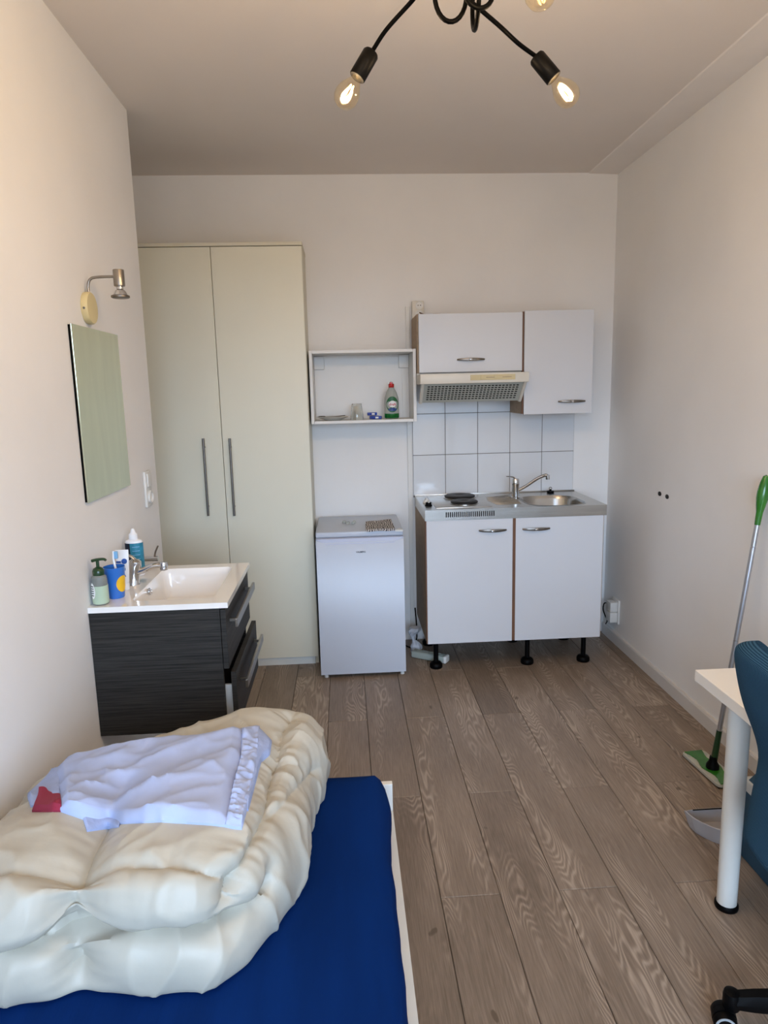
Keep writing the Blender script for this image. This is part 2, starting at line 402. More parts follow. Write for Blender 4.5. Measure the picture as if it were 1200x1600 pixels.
# ================================================================== WARDROBE
WF = -.338
t = thing('wardrobe', (-1.1, -.17, 0), 'tall cream wardrobe with two plain doors and steel bar handles', 'wardrobe')
ztop = at(472, 383, 'y', WF).z
bm = box(bm_(), -.625, -.607, -.002, WF+.02, 0, ztop); box(bm, -1.6, -1.582, -.002, WF+.02, 0, ztop); box(bm, -1.582, -.625, -.002, -.008, 0, ztop); box(bm, -1.582, -.625, -.008, WF+.03, .06, .078)
box(bm, -1.1, -1.084, -.008, WF+.03, .078, ztop)
obj('carcass', bm, 'cream_edge', t)
obj('top_panel', box(bm_(), -1.6, -.605, -.002, WF-.004, ztop, ztop+.018, .001), 'cream_edge', t)
obj('plinth', box(bm_(), -1.58, -.627, WF+.012, WF+.026, .0, .045), 'plinth', t)
XD = -1.0875
for x0, x1, hx in ((XD+.0015, -.609, 362.5), (-1.585, XD-.0015, 321.5)):
    d = obj('door', box(bm_(), x0, x1, WF, WF+.018, .048, ztop-.003, .0015), 'cream', t)
    p, q = at(hx-4.5, 685, 'y', WF-.03), at(hx+4.5, 806, 'y', WF-.03)
    x = (p.x+q.x)/2
    bm = cyl(bm_(), (x, WF-.032, p.z), (x, WF-.032, q.z), .0065, n=14)
    for zz in (p.z-.05, q.z+.05): cyl(bm, (x, WF, zz), (x, WF-.032, zz), .0045, n=10)
    obj('handle', bm, 'dark_steel', d, True)

# ================================================================== FRIDGE
FX0, FX1, FY, FH = -.588, -.1115, -.556, .826
t = thing('fridge', (-.35, -.3, 0), 'small white fridge standing between wardrobe and kitchenette', 'fridge')
obj('body', box(bm_(), FX0+.003, FX1-.003, FY+.05, -.05, .02, FH-.03, .004), 'fridge', t)
obj('top', box(bm_(), FX0, FX1, FY+.03, -.045, FH-.03, FH, .006, 3), 'fridge', t, True)
bm = prism(bm_(), [(FY+.045, .022), (FY, .022), (FY, FH-.052), (FY+.014, FH-.034), (FY+.045, FH-.034)], 'x', FX0+.001, FX1-.001)
bevel_all(bm, .004, 3, .3)
d = obj('door', bm, 'fridge', t, True)
bm = loft(bm_(), [[(FX0+.001, FY+.002, FH-.032), (FX1-.001, FY+.002, FH-.032), (FX1-.055, FY-.0005, FH-.062), (FX0+.055, FY-.0005, FH-.062)],
                  [(FX0+.001, FY+.03, FH-.03), (FX1-.001, FY+.03, FH-.03), (FX1-.055, FY+.03, FH-.055), (FX0+.055, FY+.03, FH-.055)]])
obj('grip_recess', bm, 'fridge_trim', d)
text('logo', 'VALBERG', .0125, Matrix.Translation((-.346, FY-.0007, .718)) @ Matrix.Rotation(PI/2, 4, 'X'), 'logo_black', d, .0004, True)
obj('hinge_cap', prism(bm_(), [(FX1-.045, FY+.012), (FX1-.004, FY+.004), (FX1-.004, FY+.03), (FX1-.02, FY+.05)], 'z', FH-.004, FH+.006), 'white_plastic', t)
for x in (FX0+.03, FX1-.02):
    for y in (FY+.025, -.1): obj('foot', lathe(bm_(), (x, y, 0), [(.012, 0), (.013, .004), (.011, .006), (.011, .022)], 14), 'white_plastic', t, True)
# things on the fridge
cl = at(592, 823, 'z', FH)
pts = [(571, 816.5), (611, 812.5), (617, 827), (572, 829)]
c4 = [at(u, v, 'z', FH+.008) for u, v in pts]
def slab(corners, gx, gy, zfn, th):
    bm = bmesh.new(); T, B = [], []
    for j in range(gy+1):
        T.append([]); B.append([])
        for i in range(gx+1):
            s, tt = i/gx, j/gy
            p = corners[0].lerp(corners[1], s).lerp(corners[3].lerp(corners[2], s), tt).copy(); z = zfn(s, tt, p)
            T[-1].append(bm.verts.new((p.x, p.y, z))); B[-1].append(bm.verts.new((p.x, p.y, z-th)))
    for j in range(gy):
        for i in range(gx):
            bm.faces.new((T[j][i], T[j][i+1], T[j+1][i+1], T[j+1][i])); bm.faces.new((B[j][i], B[j+1][i], B[j+1][i+1], B[j][i+1]))
    for i in range(gx):
        bm.faces.new((T[0][i], B[0][i], B[0][i+1], T[0][i+1])); bm.faces.new((T[gy][i], T[gy][i+1], B[gy][i+1], B[gy][i]))
    for j in range(gy):
        bm.faces.new((T[j][0], T[j+1][0], B[j+1][0], B[j][0])); bm.faces.new((T[j][gx], B[j][gx], B[j+1][gx], T[j+1][gx]))
    return bm
bm = slab(c4, 24, 20, lambda s, q, p: FH+.0135+.0015*math.sin(s*9+q*4)+.001*math.sin(q*13), .0125)
o = obj('dish_cloth', bm, 'pattern_cloth', None, True, 'folded kitchen cloth with black and white pattern on fridge', 'cloth', origin=(cl.x, cl.y, FH))
cw = at(546, 818, 'z', FH)
bm = bm_()
for i, (dx, dy, r) in enumerate(((-.03, .02, .012), (-.008, -.01, .014), (.02, -.02, .011), (.028, .012, .009))):
    lathe(bm, (cw.x+dx, cw.y+dy, FH+.0005), [(r*.9, 0), (r, .004), (r*.7, .012), (r*.3, .014)], 9, sx=1.2, sy=.8, rot=i)
obj('plastic_wrapper', bm, 'dish_clear', None, False, 'small crumpled clear plastic wrapper on top of fridge', 'wrapper', origin=(cw.x, cw.y, FH))

# ================================================================== OPEN WALL SHELF
SX0, SX1, SY, SZ0, SZ1 = -.597, .001, -.26, 1.398, 1.803
t = thing('wall_shelf', (-.3, -.13, SZ0), 'open white box shelf on the wall above the fridge', 'shelf')
for nm, a in (('top_board', (SX0+.018, SX1-.018, SY, -.001, SZ1-.016, SZ1)), ('bottom_board', (SX0+.018, SX1-.018, SY, -.001, SZ0, SZ0+.016)), ('side_board', (SX0, SX0+.017, SY, -.001, SZ0, SZ1)), ('side_board', (SX1-.017, SX1, SY, -.001, SZ0, SZ1)), ('back_board', (SX0+.018, SX1-.018, -.008, -.002, SZ0+.016, SZ1-.016))):
    obj(nm, box(bm_(), *a, .001), 'white_board', t)
for x in (SX0+.018, SX1-.078):
    obj('hanging_bracket', box(bm_(), x, x+.06, -.03, -.008, SZ1-.095, SZ1-.02, .002), 'white_plastic', t)
obj('cable_duct', box(bm_(), SX1-.06, SX1-.04, -.014, -.008, SZ0+.017, SZ1-.1, .001), 'white_plastic', t)
ZS = SZ0+.0165
# plate with cutlery
pc = Vector((-.475, -.15, ZS))
t = thing('plate', pc, 'white dinner plate on the open shelf, left of the glass', 'plate')
obj('dish', lathe(bm_(), pc, [(.045, 0), (.05, .002), (.06, .006), (.093, .019), (.096, .02), (.094, .0215), (.06, .010), (.045, .007), (.001, .0065)], 36), 'plate', t, True)
t = thing('spoon', pc+Vector((0, 0, .012)), 'small metal spoon lying on the white plate', 'spoon')
bm = tube(bm_(), [pc+Vector((-.055, -.02, .018)), pc+Vector((0, -.03, .02)), pc+Vector((.07, -.045, .026))], .003, 8, 4)
obj('spoon_handle', bm, 'pewter', t, True)
obj('bowl', lathe(bm_(), pc+Vector((-.065, -.018, .014)), [(.004, 0), (.014, .003), (.017, .008), (.012, .012), (.003, .0125)], 14, sx=1.4), 'pewter', t, True)
# upside-down glass
gc = Vector((-.337, -.17, ZS))
t = thing('drinking_glass', gc, 'clear ribbed drinking glass standing upside down on the shelf', 'glass')
prof = [(.037, 0), (.038, .004), (.0365, .03), (.0285, .088), (.027, .092), (.001, .092), (.001, .080), (.024, .079), (.034, .03), (.0355, 0)]
bm = bm_(); n = 24
loops = [[gc+Vector((r*(1-.03*(k % 2)*(1 if 4 < i < 5 or i in (2, 3) else 0))*math.cos(2*PI*k/n), r*math.sin(2*PI*k/n), h)) for k in range(n)] for i, (r, h) in enumerate(prof)]
loft(bm, loops, False, False)
for a in range(n): pass
obj('tumbler', bm, 'glass', t, True)
# blue packets
for i, (x, y, z, rz) in enumerate(((-.235, -.13, 0, .1), (-.222, -.165, 0, -.25), (-.248, -.135, .02, .3))):
    lab = ('blue packet lying at the back of the shelf under another packet', 'short blue packet lying closest to the green bottle', 'grey-blue packet resting on top of another blue packet')[i]
    t = thing('packet', (x, y, ZS+z), lab, 'packet', 'blue packets on the shelf'); t.rotation_euler = (0, 0, rz)
    obj('wrap', box(bm_(), -.028, .028, -.012, .012, .0003, .018, .004, 2), 'blue_pack', t, True, world=False)
    obj('end_label', box(bm_(), -.006, .012, -.0125, -.011, .004, .014), 'label_white', t, world=False)
# dish soap
bc = Vector((-.134, -.16, ZS))
t = thing('dish_soap_bottle', bc, 'clear dish soap bottle with red cap and green label', 'bottle')
obj('bottle', lathe(bm_(), bc, [(.035, 0), (.041, .004), (.042, .02), (.042, .09), (.039, .12), (.030, .15), (.018, .172), (.0145, .178), (.0145, .183)], 32, sy=.62), 'dish_clear', t, True)
obj('liquid', lathe(bm_(), bc, [(.036, .0005), (.0423, .006), (.0425, .03), (.001, .0305)], 32, sy=.63), 'dish_green', t, True)
cp = obj('cap', lathe(bm_(), bc, [(.015, .178), (.0165, .18), (.0165, .197), (.014, .200), (.001, .2)], 20), 'red', t, True)
obj('cap_lid', box(bm_(), bc.x-.010, bc.x+.008, bc.y-.013, bc.y+.013, .199+bc.z, .210+bc.z, .003), 'red', cp)
def decal_ellipse(cx, cz, rx, rz, y0, m, par, name):
    bm = bm_(); n = 28; loops = []
    for k, s in ((0, 1), (1, .001)):
        loops.append([])
        for i in range(n):
            a = 2*PI*i/n; dx, dz = rx*s*math.cos(a), rz*s*math.sin(a)
            x = cx+dx; yy = bc.y-.62*math.sqrt(max(0, .0425**2-(x-bc.x)**2))-y0
            loops[-1].append((x, yy, cz+dz))
    loft(bm, loops, False, True); return obj(name, bm, m, par)
lb = decal_ellipse(bc.x+.002, bc.z+.082, .0345, .046, .0006, 'label_green', t, 'label')
decal_ellipse(bc.x+.003, bc.z+.084, .022, .019, .0012, 'label_white', lb, 'label_patch')
decal_ellipse(bc.x+.003, bc.z+.053, .024, .009, .0012, 'label_blue', lb, 'label_band')
text('brand_lettering', 'dreft', .021, Matrix.Translation((bc.x+.003, bc.y-.0285, bc.z+.082)) @ Matrix.Rotation(PI/2, 4, 'X'), 'red', lb, .0004, True)

# ================================================================== WALL CABINETS + HOOD
def bow_handle(c, L, m, parent, r=.006):
    bm = bm_(); x, y, z = c; n = 12; loops = []
    for i in range(n+1):
        s = -1+2*i/n; bul = 1-s*s; hh = .004+.0045*bul; yy = y-.005-.017*bul**.7
        loops.append([(x+s*L/2, yy-.004, z-hh), (x+s*L/2, yy-.006, z), (x+s*L/2, yy-.004, z+hh), (x+s*L/2, yy+.003, z+hh), (x+s*L/2, yy+.003, z-hh)])
    loft(bm, loops)
    for s in (-1, 1): cyl(bm, (x+s*(L/2-.012), y, z), (x+s*(L/2-.012), y-.012, z), .004, n=8)
    h = obj('handle', bm, m, parent, True)
    obj('knuckle', lathe(bm_(), (x-.003*1, y-.024, z), [(.002, -.010), (.0085, -.007), (.0095, 0), (.0085, .007), (.002, .010)], 14, (1, 0, 0)), 'chrome', h, True)
CD = -.30
t = thing('wall_cabinet', (.3, -.15, 1.67), 'low wide white wall cabinet above the cooker hood', 'cabinet')
obj('body', box(bm_(), .004, .594, CD+.001, -.002, 1.666, 1.985), 'chipboard', t)
d = obj('door', box(bm_(), .012, .590, CD-.018, CD, 1.668, 1.984, .0015), 'white_door', t)
bow_handle((.30, CD-.018, 1.735), .155, 'pewter', d)
t = thing('wall_cabinet', (.8, -.15, 1.42), 'tall white wall cabinet on the right, beside the cooker hood', 'cabinet')
obj('body', box(bm_(), .598, .992, CD+.001, -.010, 1.428, 1.988), 'chipboard', t)
obj('edge_strip', box(bm_(), .592, .600, CD-.012, CD+.001, 1.428, 1.988), 'brown_edge', t)
d = obj('door', box(bm_(), .602, .992, CD-.018, CD, 1.424, 1.992, .0015), 'white_door', t)
bow_handle((.875, CD-.018, 1.492), .155, 'pewter', d)
# hood
t = thing('cooker_hood', (.3, -.2, 1.5), 'white cooker hood with slotted grey grille under low wall cabinet', 'cooker hood')
HY = -.445
obj('housing', box(bm_(), .003, .592, -.29, -.010, 1.608, 1.6655), 'hood_white', t)
fs = obj('fascia', box(bm_(), .003, .597, HY, -.29, 1.604, 1.658, .004), 'hood_white', t, True)
ypt, ypb, zt_, zb_ = HY+.03, -.30, 1.603, 1.503
vd = Vector((0, ypb-ypt, zb_-zt_)); vl = vd.length; vd.normalize(); vn = Vector((0, vd.z, -vd.y)); vn = vn if vn.y < 0 else -vn
Mv = Matrix(((1, 0, 0, .300), (0, vd.y, vn.y, ypt), (0, vd.z, vn.z, zt_), (0, 0, 0, 1)))
vs = obj('visor', box(bm_(), -.275, .275, 0, vl, -.008, 0, .001, M=Mv), 'hood_grey', t)
for sgn in (-1, 1):
    x = .3+sgn*.281
    bm = prism(bm_(), [(HY+.012, 1.604), (HY+.05, 1.604), (-.275, 1.503), (-.31, 1.497)], 'x', x-.007, x+.007); obj('side_cheek', bm, 'hood_white', t)
bm = bm_()
nc, nr = 26, 7
for i in range(nc):
    for j in range(nr):
        x0 = -.255+.51*i/nc; y0 = .012+(vl-.03)*j/nr
        box(bm, x0+.003, x0+.0165, y0+.004, y0+.0125, -.0005, .0006, M=Mv)
obj('grille_slots', bm, 'dark', vs, kind='stuff')
cpn = obj('control_panel', box(bm_(), .275, .52, HY-.002, HY+.002, 1.619, 1.648, .001), 'yellowed', fs)
for a in ((.33, .36), (.405, .45)): obj('slider', box(bm_(), a[0], a[1], HY-.005, HY-.001, 1.624, 1.643, .001), 'yellowed', fs)
obj('slider_track', box(bm_(), .33, .50, HY-.0028, HY-.0015, 1.632, 1.635), 'chipboard', fs)
# trunking, sockets on top, cable
t = thing('cable_trunking', (-.012, -.01, 0), 'thin white cable trunking running up the back wall beside tiles', 'cable duct')
obj('lower_run', box(bm_(), -.032, -.006, -.016, -.001, .01, SZ0-.001, .001), 'white_plastic', t)
obj('upper_run', box(bm_(), -.030, -.006, -.016, -.001, SZ1+.001, 2.06, .001), 'white_plastic', t)
t = thing('double_socket', (.04, -.03, 2.0), 'old double wall socket above the left end of the wall cabinets', 'socket')
obj('box', box(bm_(), .006, .075, -.045, -.001, 1.988, 2.088, .004), 'hood_white', t, True)
for zc in (2.062, 2.012):
    s = obj('socket_face', lathe(bm_(), (.048, -.045, zc), [(.023, 0), (.023, .004), (.020, .004), (.018, .001), (.001, .001)], 22, (0, -1, 0)), 'white_plastic', t, True)
    for dx in (-.007, .007): obj('pin_hole', lathe(bm_(), (.048+dx, -.0455, zc), [(.003, 0), (.003, .0012), (.001, .0012)], 8, (0, -1, 0)), 'dark', s)
obj('power_cord', tube(bm_(), [(.05, -.05, 2.02), (.055, -.085, 2.012), (.08, -.12, 1.999), (.12, -.16, 1.998), (.15, -.2, 1.9935)], .0035, 8, 6), 'brown_edge', t, True)

# ================================================================== BASE CABINET + WORKTOP
YD, HC = -.5604, .9336
t = thing('base_cabinet', (.5, -.3, 0), 'white two-door kitchen base cabinet on black feet', 'cabinet')
bm = box(bm_(), .008, .026, YD+.022, -.02, .178, .874); box(bm, .982, 1.0, YD+.022, -.02, .178, .874); box(bm, .026, .982, YD+.022, -.02, .178, .196); box(bm, .026, .982, -.03, -.02, .196, .874); box(bm, .49, .506, YD+.022, -.03, .196, .874)
obj('carcass', bm, 'chipboard', t)
obj('edge_strip', box(bm_(), .484, .503, YD+.004, YD+.022, .178, .874), 'brown_edge', t)
obj('edge_strip', box(bm_(), .006, .012, YD+.003, YD+.022, .178, .874), 'brown_edge', t)
for x0, x1, hx in ((.0125, .486, .374), (.5025, .990, .614)):
    d = obj('door', box(bm_(), x0, x1, YD+.002, YD+.02, .176, .876, .0015), 'white_door', t)
    bow_handle((hx, YD+.002, .814), .152, 'pewter', d)
for x, y in ((.069, -.465), (.60, -.465), (.93, -.465), (.069, -.1), (.60, -.1), (.93, -.1)):
    bm = cyl(bm_(), (x, y, .02), (x, y, .178), .014, n=14)
    l = obj('leg', bm, 'black_plastic', t, True)
    obj('foot', lathe(bm_(), (x, y, 0), [(.034, 0), (.037, .004), (.037, .022), (.030, .032), (.018, .036), (.001, .036)], 24), 'black_plastic', l, True)

def ring_plate(bm, rect, inner, z, c):
    x0, x1, y0, y1 = rect
    ang = sorted([(math.atan2(p[1]-c[1], p[0]-c[0]), p) for p in inner])
    outer = []
    for a, p in ang:
        dx, dy = math.cos(a), math.sin(a); s = min(((x1 if dx > 0 else x0)-c[0])/dx if abs(dx) > 1e-9 else 9e9, ((y1 if dy > 0 else y0)-c[1])/dy if abs(dy) > 1e-9 else 9e9)
        outer.append([c[0]+s*dx, c[1]+s*dy])
    for X in (x0, x1):
        for Y in (y0, y1):
            i = min(range(len(outer)), key=lambda i: (outer[i][0]-X)**2+(outer[i][1]-Y)**2); outer[i] = [X, Y]
    iv = [bm.verts.new((p[0], p[1], z)) for a, p in ang]; ov = [bm.verts.new((q[0], q[1], z)) for q in outer]
    n = len(iv)
    for i in range(n): j = (i+1) % n; bm.faces.new((iv[i], iv[j], ov[j], ov[i]))
    return ov, [p for a, p in ang]
def dense(poly, m):
    out = []; P = [Vector((*p, 0)) for p in poly]; n = len(P)
    for i in range(n):
        a, b = P[i], P[(i+1) % n]; k = max(1, int((b-a).length/m))
        for s in range(k): q = a.lerp(b, s/k); out.append((q.x, q.y))
    return out
t = thing('worktop', (.5, -.3, .875), 'stainless steel kitchenette worktop with two hotplates and sink', 'worktop')
W0, W1 = .0057, 1.0057
sk = dense(rrect(.595, .925, -.535, -.185, .11, 10), .02); sc = (.76, -.36)
bm = bm_(); ov, inn = ring_plate(bm, (W0, W1, YD, -.012), sk, HC, sc)
lo_ = [bm.verts.new((v.co.x, v.co.y, .876)) for v in ov]
for i in range(len(ov)): j = (i+1) % len(ov); bm.faces.new((ov[i], ov[j], lo_[j], lo_[i]))
bmesh.ops.bevel(bm, geom=[e for e in bm.edges if all(abs(v.co.z-HC) < 1e-5 for v in e.verts) and len(e.link_faces) == 2 and e.calc_face_angle(0) > 1], offset=.004, segments=3, affect='EDGES')
obj('steel_top', bm, 'steel', t, True)
bm = box(bm_(), W0, W1, -.024, -.010, HC-.001, HC+.007, .002); obj('upstand', bm, 'steel', t, True)
loops = []
for s, z in ((1.03, .0012), (1.0, .002), (.985, -.004), (.95, -.02), (.9, -.11), (.84, -.14), (.6, -.15), (.12, -.155)):
    loops.append([(sc[0]+(p[0]-sc[0])*s, sc[1]+(p[1]-sc[1])*s, HC+z) for p in inn])
obj('sink_bowl', loft(bm_(), loops, False, True), 'basin_steel', t, True)
obj('drain', lathe(bm_(), (.76, -.36, HC-.155), [(.038, 0), (.038, .003), (.03, .002), (.001, -.001)], 24), 'chrome', t, True)
for i in range(8):
    y = -.10-.048*i; xa = .40+.018*abs(i-3.5)*.3; xb = .565-.004*abs(i-3.5)
    obj('drain_ridge', tube(bm_(), [(xa, y*.75-.10, HC-.0015), (xa+.05, y*.78-.09, HC+.0008), (xb, y*.88-.04, HC+.0012), (xb+.015, y*.9-.03, HC-.0015)], .0035, 8, 5), 'steel', t, True)
hp = obj('hob_panel', box(bm_(), .075, .385, -.50, -.05, HC-.003, HC+.0025, .002), 'steel', t, True)
for (x, y, r) in ((.262, -.155, .091), (.252, -.372, .077)):
    h = obj('hotplate', lathe(bm_(), (x, y, HC+.0025), [(r*.97, 0), (r, .003), (r, .012), (r*.93, .016), (r*.3, .016), (r*.25, .014), (.001, .014)], 36), 'iron', t, True)
    obj('steel_ring', lathe(bm_(), (x, y, HC+.0022), [(r*1.06, 0), (r*1.06, .004), (r*1.01, .006), (r*.99, .006), (r*.99, 0)], 36), 'basin_steel', h, True)
for y, m in ((-.30, 'white_plastic'), (-.40, 'black_plastic')):
    k = obj('knob', lathe(bm_(), (.045, y, HC+.001), [(.021, 0), (.021, .004), (.017, .006), (.016, .018), (.001, .019)], 22), m, t, True)
    obj('knob_grip', box(bm_(), .041, .049, y-.017, y+.017, HC+.018, HC+.026, .002), 'white_plastic', k)
bm = bm_()
for i in range(24): x = .118+.0113*i; box(bm, x, x+.006, YD-.0008, YD+.002, .893, .921)
obj('vent_slots', bm, 'dark', t, kind='stuff')
# kitchen tap
fb = Vector((.583, -.225, HC))
t = thing('kitchen_tap', fb, 'chrome kitchen mixer tap between hotplates and sink', 'tap')
obj('base', lathe(bm_(), fb, [(.026, 0.0005), (.026, .005), (.021, .010), (.0205, .075), (.022, .08), (.022, .105), (.017, .116), (.001, .118)], 24), 'chrome', t, True)
e = Vector((.752, -.30, 1.068))
sp = obj('spout', tube(bm_(), [fb+Vector((.01, -.002, .045)), fb+Vector((.05, -.02, .068)), fb+Vector((.115, -.05, .118)), fb+Vector((.145, -.062, .133)), e+Vector((-.012, .005, .004)), e], .0095, 12, 5), 'chrome', t, True)
obj('aerator', cyl(bm_(), e+Vector((-.002, 0, .006)), e+Vector((0, 0, -.02)), .0115, n=16), 'chrome', sp, True)
obj('lever', tube(bm_(), [fb+Vector((0, 0, .112)), fb+Vector((-.018, -.004, .125)), fb+Vector((-.06, -.012, .132))], lambda s: .011*(1-.5*s), 10, 5, .5), 'chrome', t, True)
pp = at(852, 770.5, 'z', HC+.004); pp.y = -.075; pp.x = .838
t = thing('sink_plug', (pp.x, pp.y, HC), 'black rubber sink plug lying at the back of the worktop', 'plug')
obj('stopper', lathe(bm_(), (pp.x, pp.y, HC+.0005), [(.020, 0), (.023, .004), (.021, .012), (.008, .014), (.006, .022), (.001, .023)], 20), 'black_plastic', t, True)
obj('ring', tube(bm_(), [(pp.x+.008*math.cos(a), pp.y, HC+.028+.008*math.sin(a)) for a in [2*PI*k/12 for k in range(13)]], .0018, 6), 'pewter', t, True)

# power strip & stuff under the kitchenette
A = Vector((-.045, -.285, .0)); B = Vector((.135, -.405, .0)); dirn = (B-A).normalized(); an = math.atan2(dirn.y, dirn.x)
t = thing('power_strip', (A+B)/2, 'grey-white power strip on the floor under the base cabinet', 'power strip'); t.rotation_euler = (0, 0, an)
obj('casing', box(bm_(), -.11, .105, -.027, .027, .002, .042, .008, 3), 'strip_grey', t, True, world=False)
for k in range(4): obj('socket_hole', lathe(bm_(), (-.07+.045*k, 0, .0405), [(.018, 0), (.018, .003), (.016, .003), (.015, .001), (.001, .001)], 18), 'strip_grey', t, True, world=False)
obj('end_cap', box(bm_(), .098, .12, -.029, .029, .001, .045, .01, 3), 'white_plastic', t, True, world=False)
bm = bm_(); pk = Vector((-.028, -.21, .0)); rng = random.Random(3); loops = []
for j in range(9):
    z = .0+.155*j/8; rr = .022+.014*math.sin(j*1.1)
    loops.append([(pk.x+.012*math.sin(j*.9)+rr*math.cos(2*PI*i/11)*(1+rng.uniform(-.28, .28)), pk.y+rr*math.sin(2*PI*i/11)*(1+rng.uniform(-.28, .28)), z) for i in range(11)])
loft(bm, loops); obj('crumpled_bag', bm, 'crumple', None, False, 'crumpled pale plastic bag between fridge and base cabinet', 'bag', origin=(pk.x, pk.y, 0))
obj('power_cable', tube(bm_(), [(-.004, -.03, .22), (-.002, -.06, .16), (-.004, -.12, .10), (-.012, -.15, .05), (-.04, -.155, .008), (-.075, -.12, .006), (-.09, -.06, .006)], .004, 8, 6), 'black', None, True, 'black power cable behind the crumpled bag', 'cable', origin=(0, -.25, 0))
# outlet on the right wall
t = thing('wall_outlet', (XR, -.2, .2), 'white double wall outlet with adapters low on the right wall', 'socket')
obj('plate', box(bm_(), XR-.012, XR-.0005, -.262, -.172, .135, .285, .003), 'white_plastic', t, True)
for z0, z1 in ((.145, .208), (.211, .272)): obj('adapter', box(bm_(), XR-.058, XR-.012, -.255, -.185, z0, z1, .005), 'white_plastic', t, True)
obj('adapter_cable', tube(bm_(), [(XR-.05, -.185, .25), (XR-.06, -.16, .24), (XR-.062, -.15, .2), (XR-.05, -.155, .16), (XR-.03, -.14, .12), (XR-.022, -.1, .085)], .0035, 8, 6), 'black', t, True)

# ================================================================== WASHBASIN CORNER
VY0, VY1, VZ0, VZ1 = -1.885, -1.332, .40, .851
t = thing('vanity_cabinet', (-1.08, -1.6, VZ0), 'dark wood-grain vanity cabinet hung under the white washbasin', 'cabinet')
VX = -.864
obj('side_panel', box(bm_(), XL+.001, VX, VY0, VY0+.016, VZ0, VZ1, .0006), 'dark_wood', t)
obj('side_panel', box(bm_(), XL+.001, VX, VY1-.016, VY1, VZ0, VZ1, .0006), 'dark_wood', t)
obj('bottom_panel', box(bm_(), XL+.001, VX-.002, VY0+.0165, VY1-.0165, VZ0, VZ0+.016), 'dark_wood', t)
obj('back_panel', box(bm_(), XL+.001, XL+.012, VY0+.0165, VY1-.0165, VZ0+.017, VZ1-.16), 'dark_wood', t)
for z0, z1, xo in ((.630, .845, 0), (.408, .617, .0235)):
    d = obj('drawer', box(bm_(), VX+.002+xo, VX+.020+xo, VY0+.001, VY1-.001, z0, z1, .0008), 'dark_wood', t)
    hx = VX+.02+xo; hz = z1-.062
    bm = box(bm_(), hx+.024, hx+.034, VY0+.035, VY1-.045, hz-.015, hz+.016, .002)
    for yy in (VY0+.075, VY1-.085): box(bm, hx-.001, hx+.027, yy-.006, yy+.006, hz-.004, hz+.006)
    obj('handle', bm, 'brushed', d)
    if xo: obj('drawer_box', box(bm_(), XL+.06, VX+.002+xo, VY0+.03, VY0+.042, z0+.02, z1-.06, .001), 'white_plastic', d)
t = thing('washbasin', (-1.08, -1.6, VZ1), 'glossy white ceramic washbasin top with rectangular bowl', 'washbasin')
bx0, bx1, by0, by1 = -1.178, -.893, -1.828, -1.385
inn = dense(rrect(bx0, bx1, by0, by1, .03, 6), .03); cc = ((bx0+bx1)/2, (by0+by1)/2)
bm = bm_(); ov, inn = ring_plate(bm, (XL+.001, -.834, VY0-.004, VY1+.004), inn, .871, cc)
lo_ = [bm.verts.new((v.co.x, v.co.y, .8515)) for v in ov]
for i in range(len(ov)): j = (i+1) % len(ov); bm.faces.new((ov[i], ov[j], lo_[j], lo_[i]))
bmesh.ops.bevel(bm, geom=[e for e in bm.edges if all(abs(v.co.z-.871) < 1e-5 for v in e.verts) and len(e.link_faces) == 2 and e.calc_face_angle(0) > 1], offset=.004, segments=3, affect='EDGES')
obj('rim', bm, 'ceramic', t, True)
loops = []
for s, z in ((1.012, -.0002), (1.0, 0), (.985, -.006), (.965, -.03), (.93, -.095), (.88, -.112), (.6, -.118), (.1, -.122)):
    loops.append([(cc[0]+(p[0]-cc[0])*s, cc[1]+(p[1]-cc[1])*s, .871+z) for p in inn])
obj('bowl', loft(bm_(), loops, False, True), 'ceramic', t, True)
po_ = at(234.7, 924, 'x', -1.166)
obj('overflow_ring', lathe(bm_(), po_, [(.013, -.004), (.013, .004), (.009, .0045), (.008, .001), (.001, .001)], 20, (1, 0, .12)), 'chrome', t, True)
obj('drain', lathe(bm_(), (cc[0], cc[1], .749), [(.033, 0), (.033, .003), (.026, .004), (.001, .005)], 24), 'chrome', t, True)
ZB = .8715
fb = Vector((-1.236, -1.60, ZB))
t = thing('basin_tap', fb, 'chrome basin mixer tap reaching over the washbasin', 'tap')
obj('body', lathe(bm_(), fb, [(.027, 0), (.027, .004), (.022, .012), (.0215, .05), (.024, .075), (.022, .09), (.012, .098), (.001, .099)], 24, (.16, 0, 1)), 'chrome', t, True)
e = fb+Vector((.115, .004, .066))
sp = obj('spout', tube(bm_(), [fb+Vector((.008, 0, .045)), fb+Vector((.04, .001, .052)), fb+Vector((.085, .003, .068)), e], lambda s: .0165-.004*s, 14, 5, .8), 'chrome', t, True)
obj('aerator', lathe(bm_(), e+Vector((.003, 0, .008)), [(.010, -.026), (.0145, -.024), (.0155, -.004), (.013, .006), (.001, .009)], 18), 'chrome', sp, True)
obj('lever', tube(bm_(), [fb+Vector((.014, 0, .094)), fb+Vector((-.0, .0, .108)), fb+Vector((-.03, .0, .118))], lambda s: .011*(1-.35*s), 12, 5, .55), 'chrome', t, True)
vp = at(238, 873, 'x', XL+.06)
t = thing('angle_valve', (XL, vp.y, vp.z), 'chrome angle valve on the wall behind the blue bottle', 'valve')
obj('pipe', cyl(bm_(), (XL+.001, vp.y, vp.z), (XL+.085, vp.y, vp.z), .011, n=16), 'chrome', t, True)
obj('flange', lathe(bm_(), (XL+.0005, vp.y, vp.z), [(.026, 0), (.024, .006), (.012, .01), (.001, .01)], 22, (1, 0, 0)), 'chrome', t, True)
obj('valve_lever', tube(bm_(), [(XL+.07, vp.y, vp.z+.008), (XL+.076, vp.y, vp.z+.03), (XL+.088, vp.y, vp.z+.055)], .006, 10, 4, .6), 'pewter', t, True)
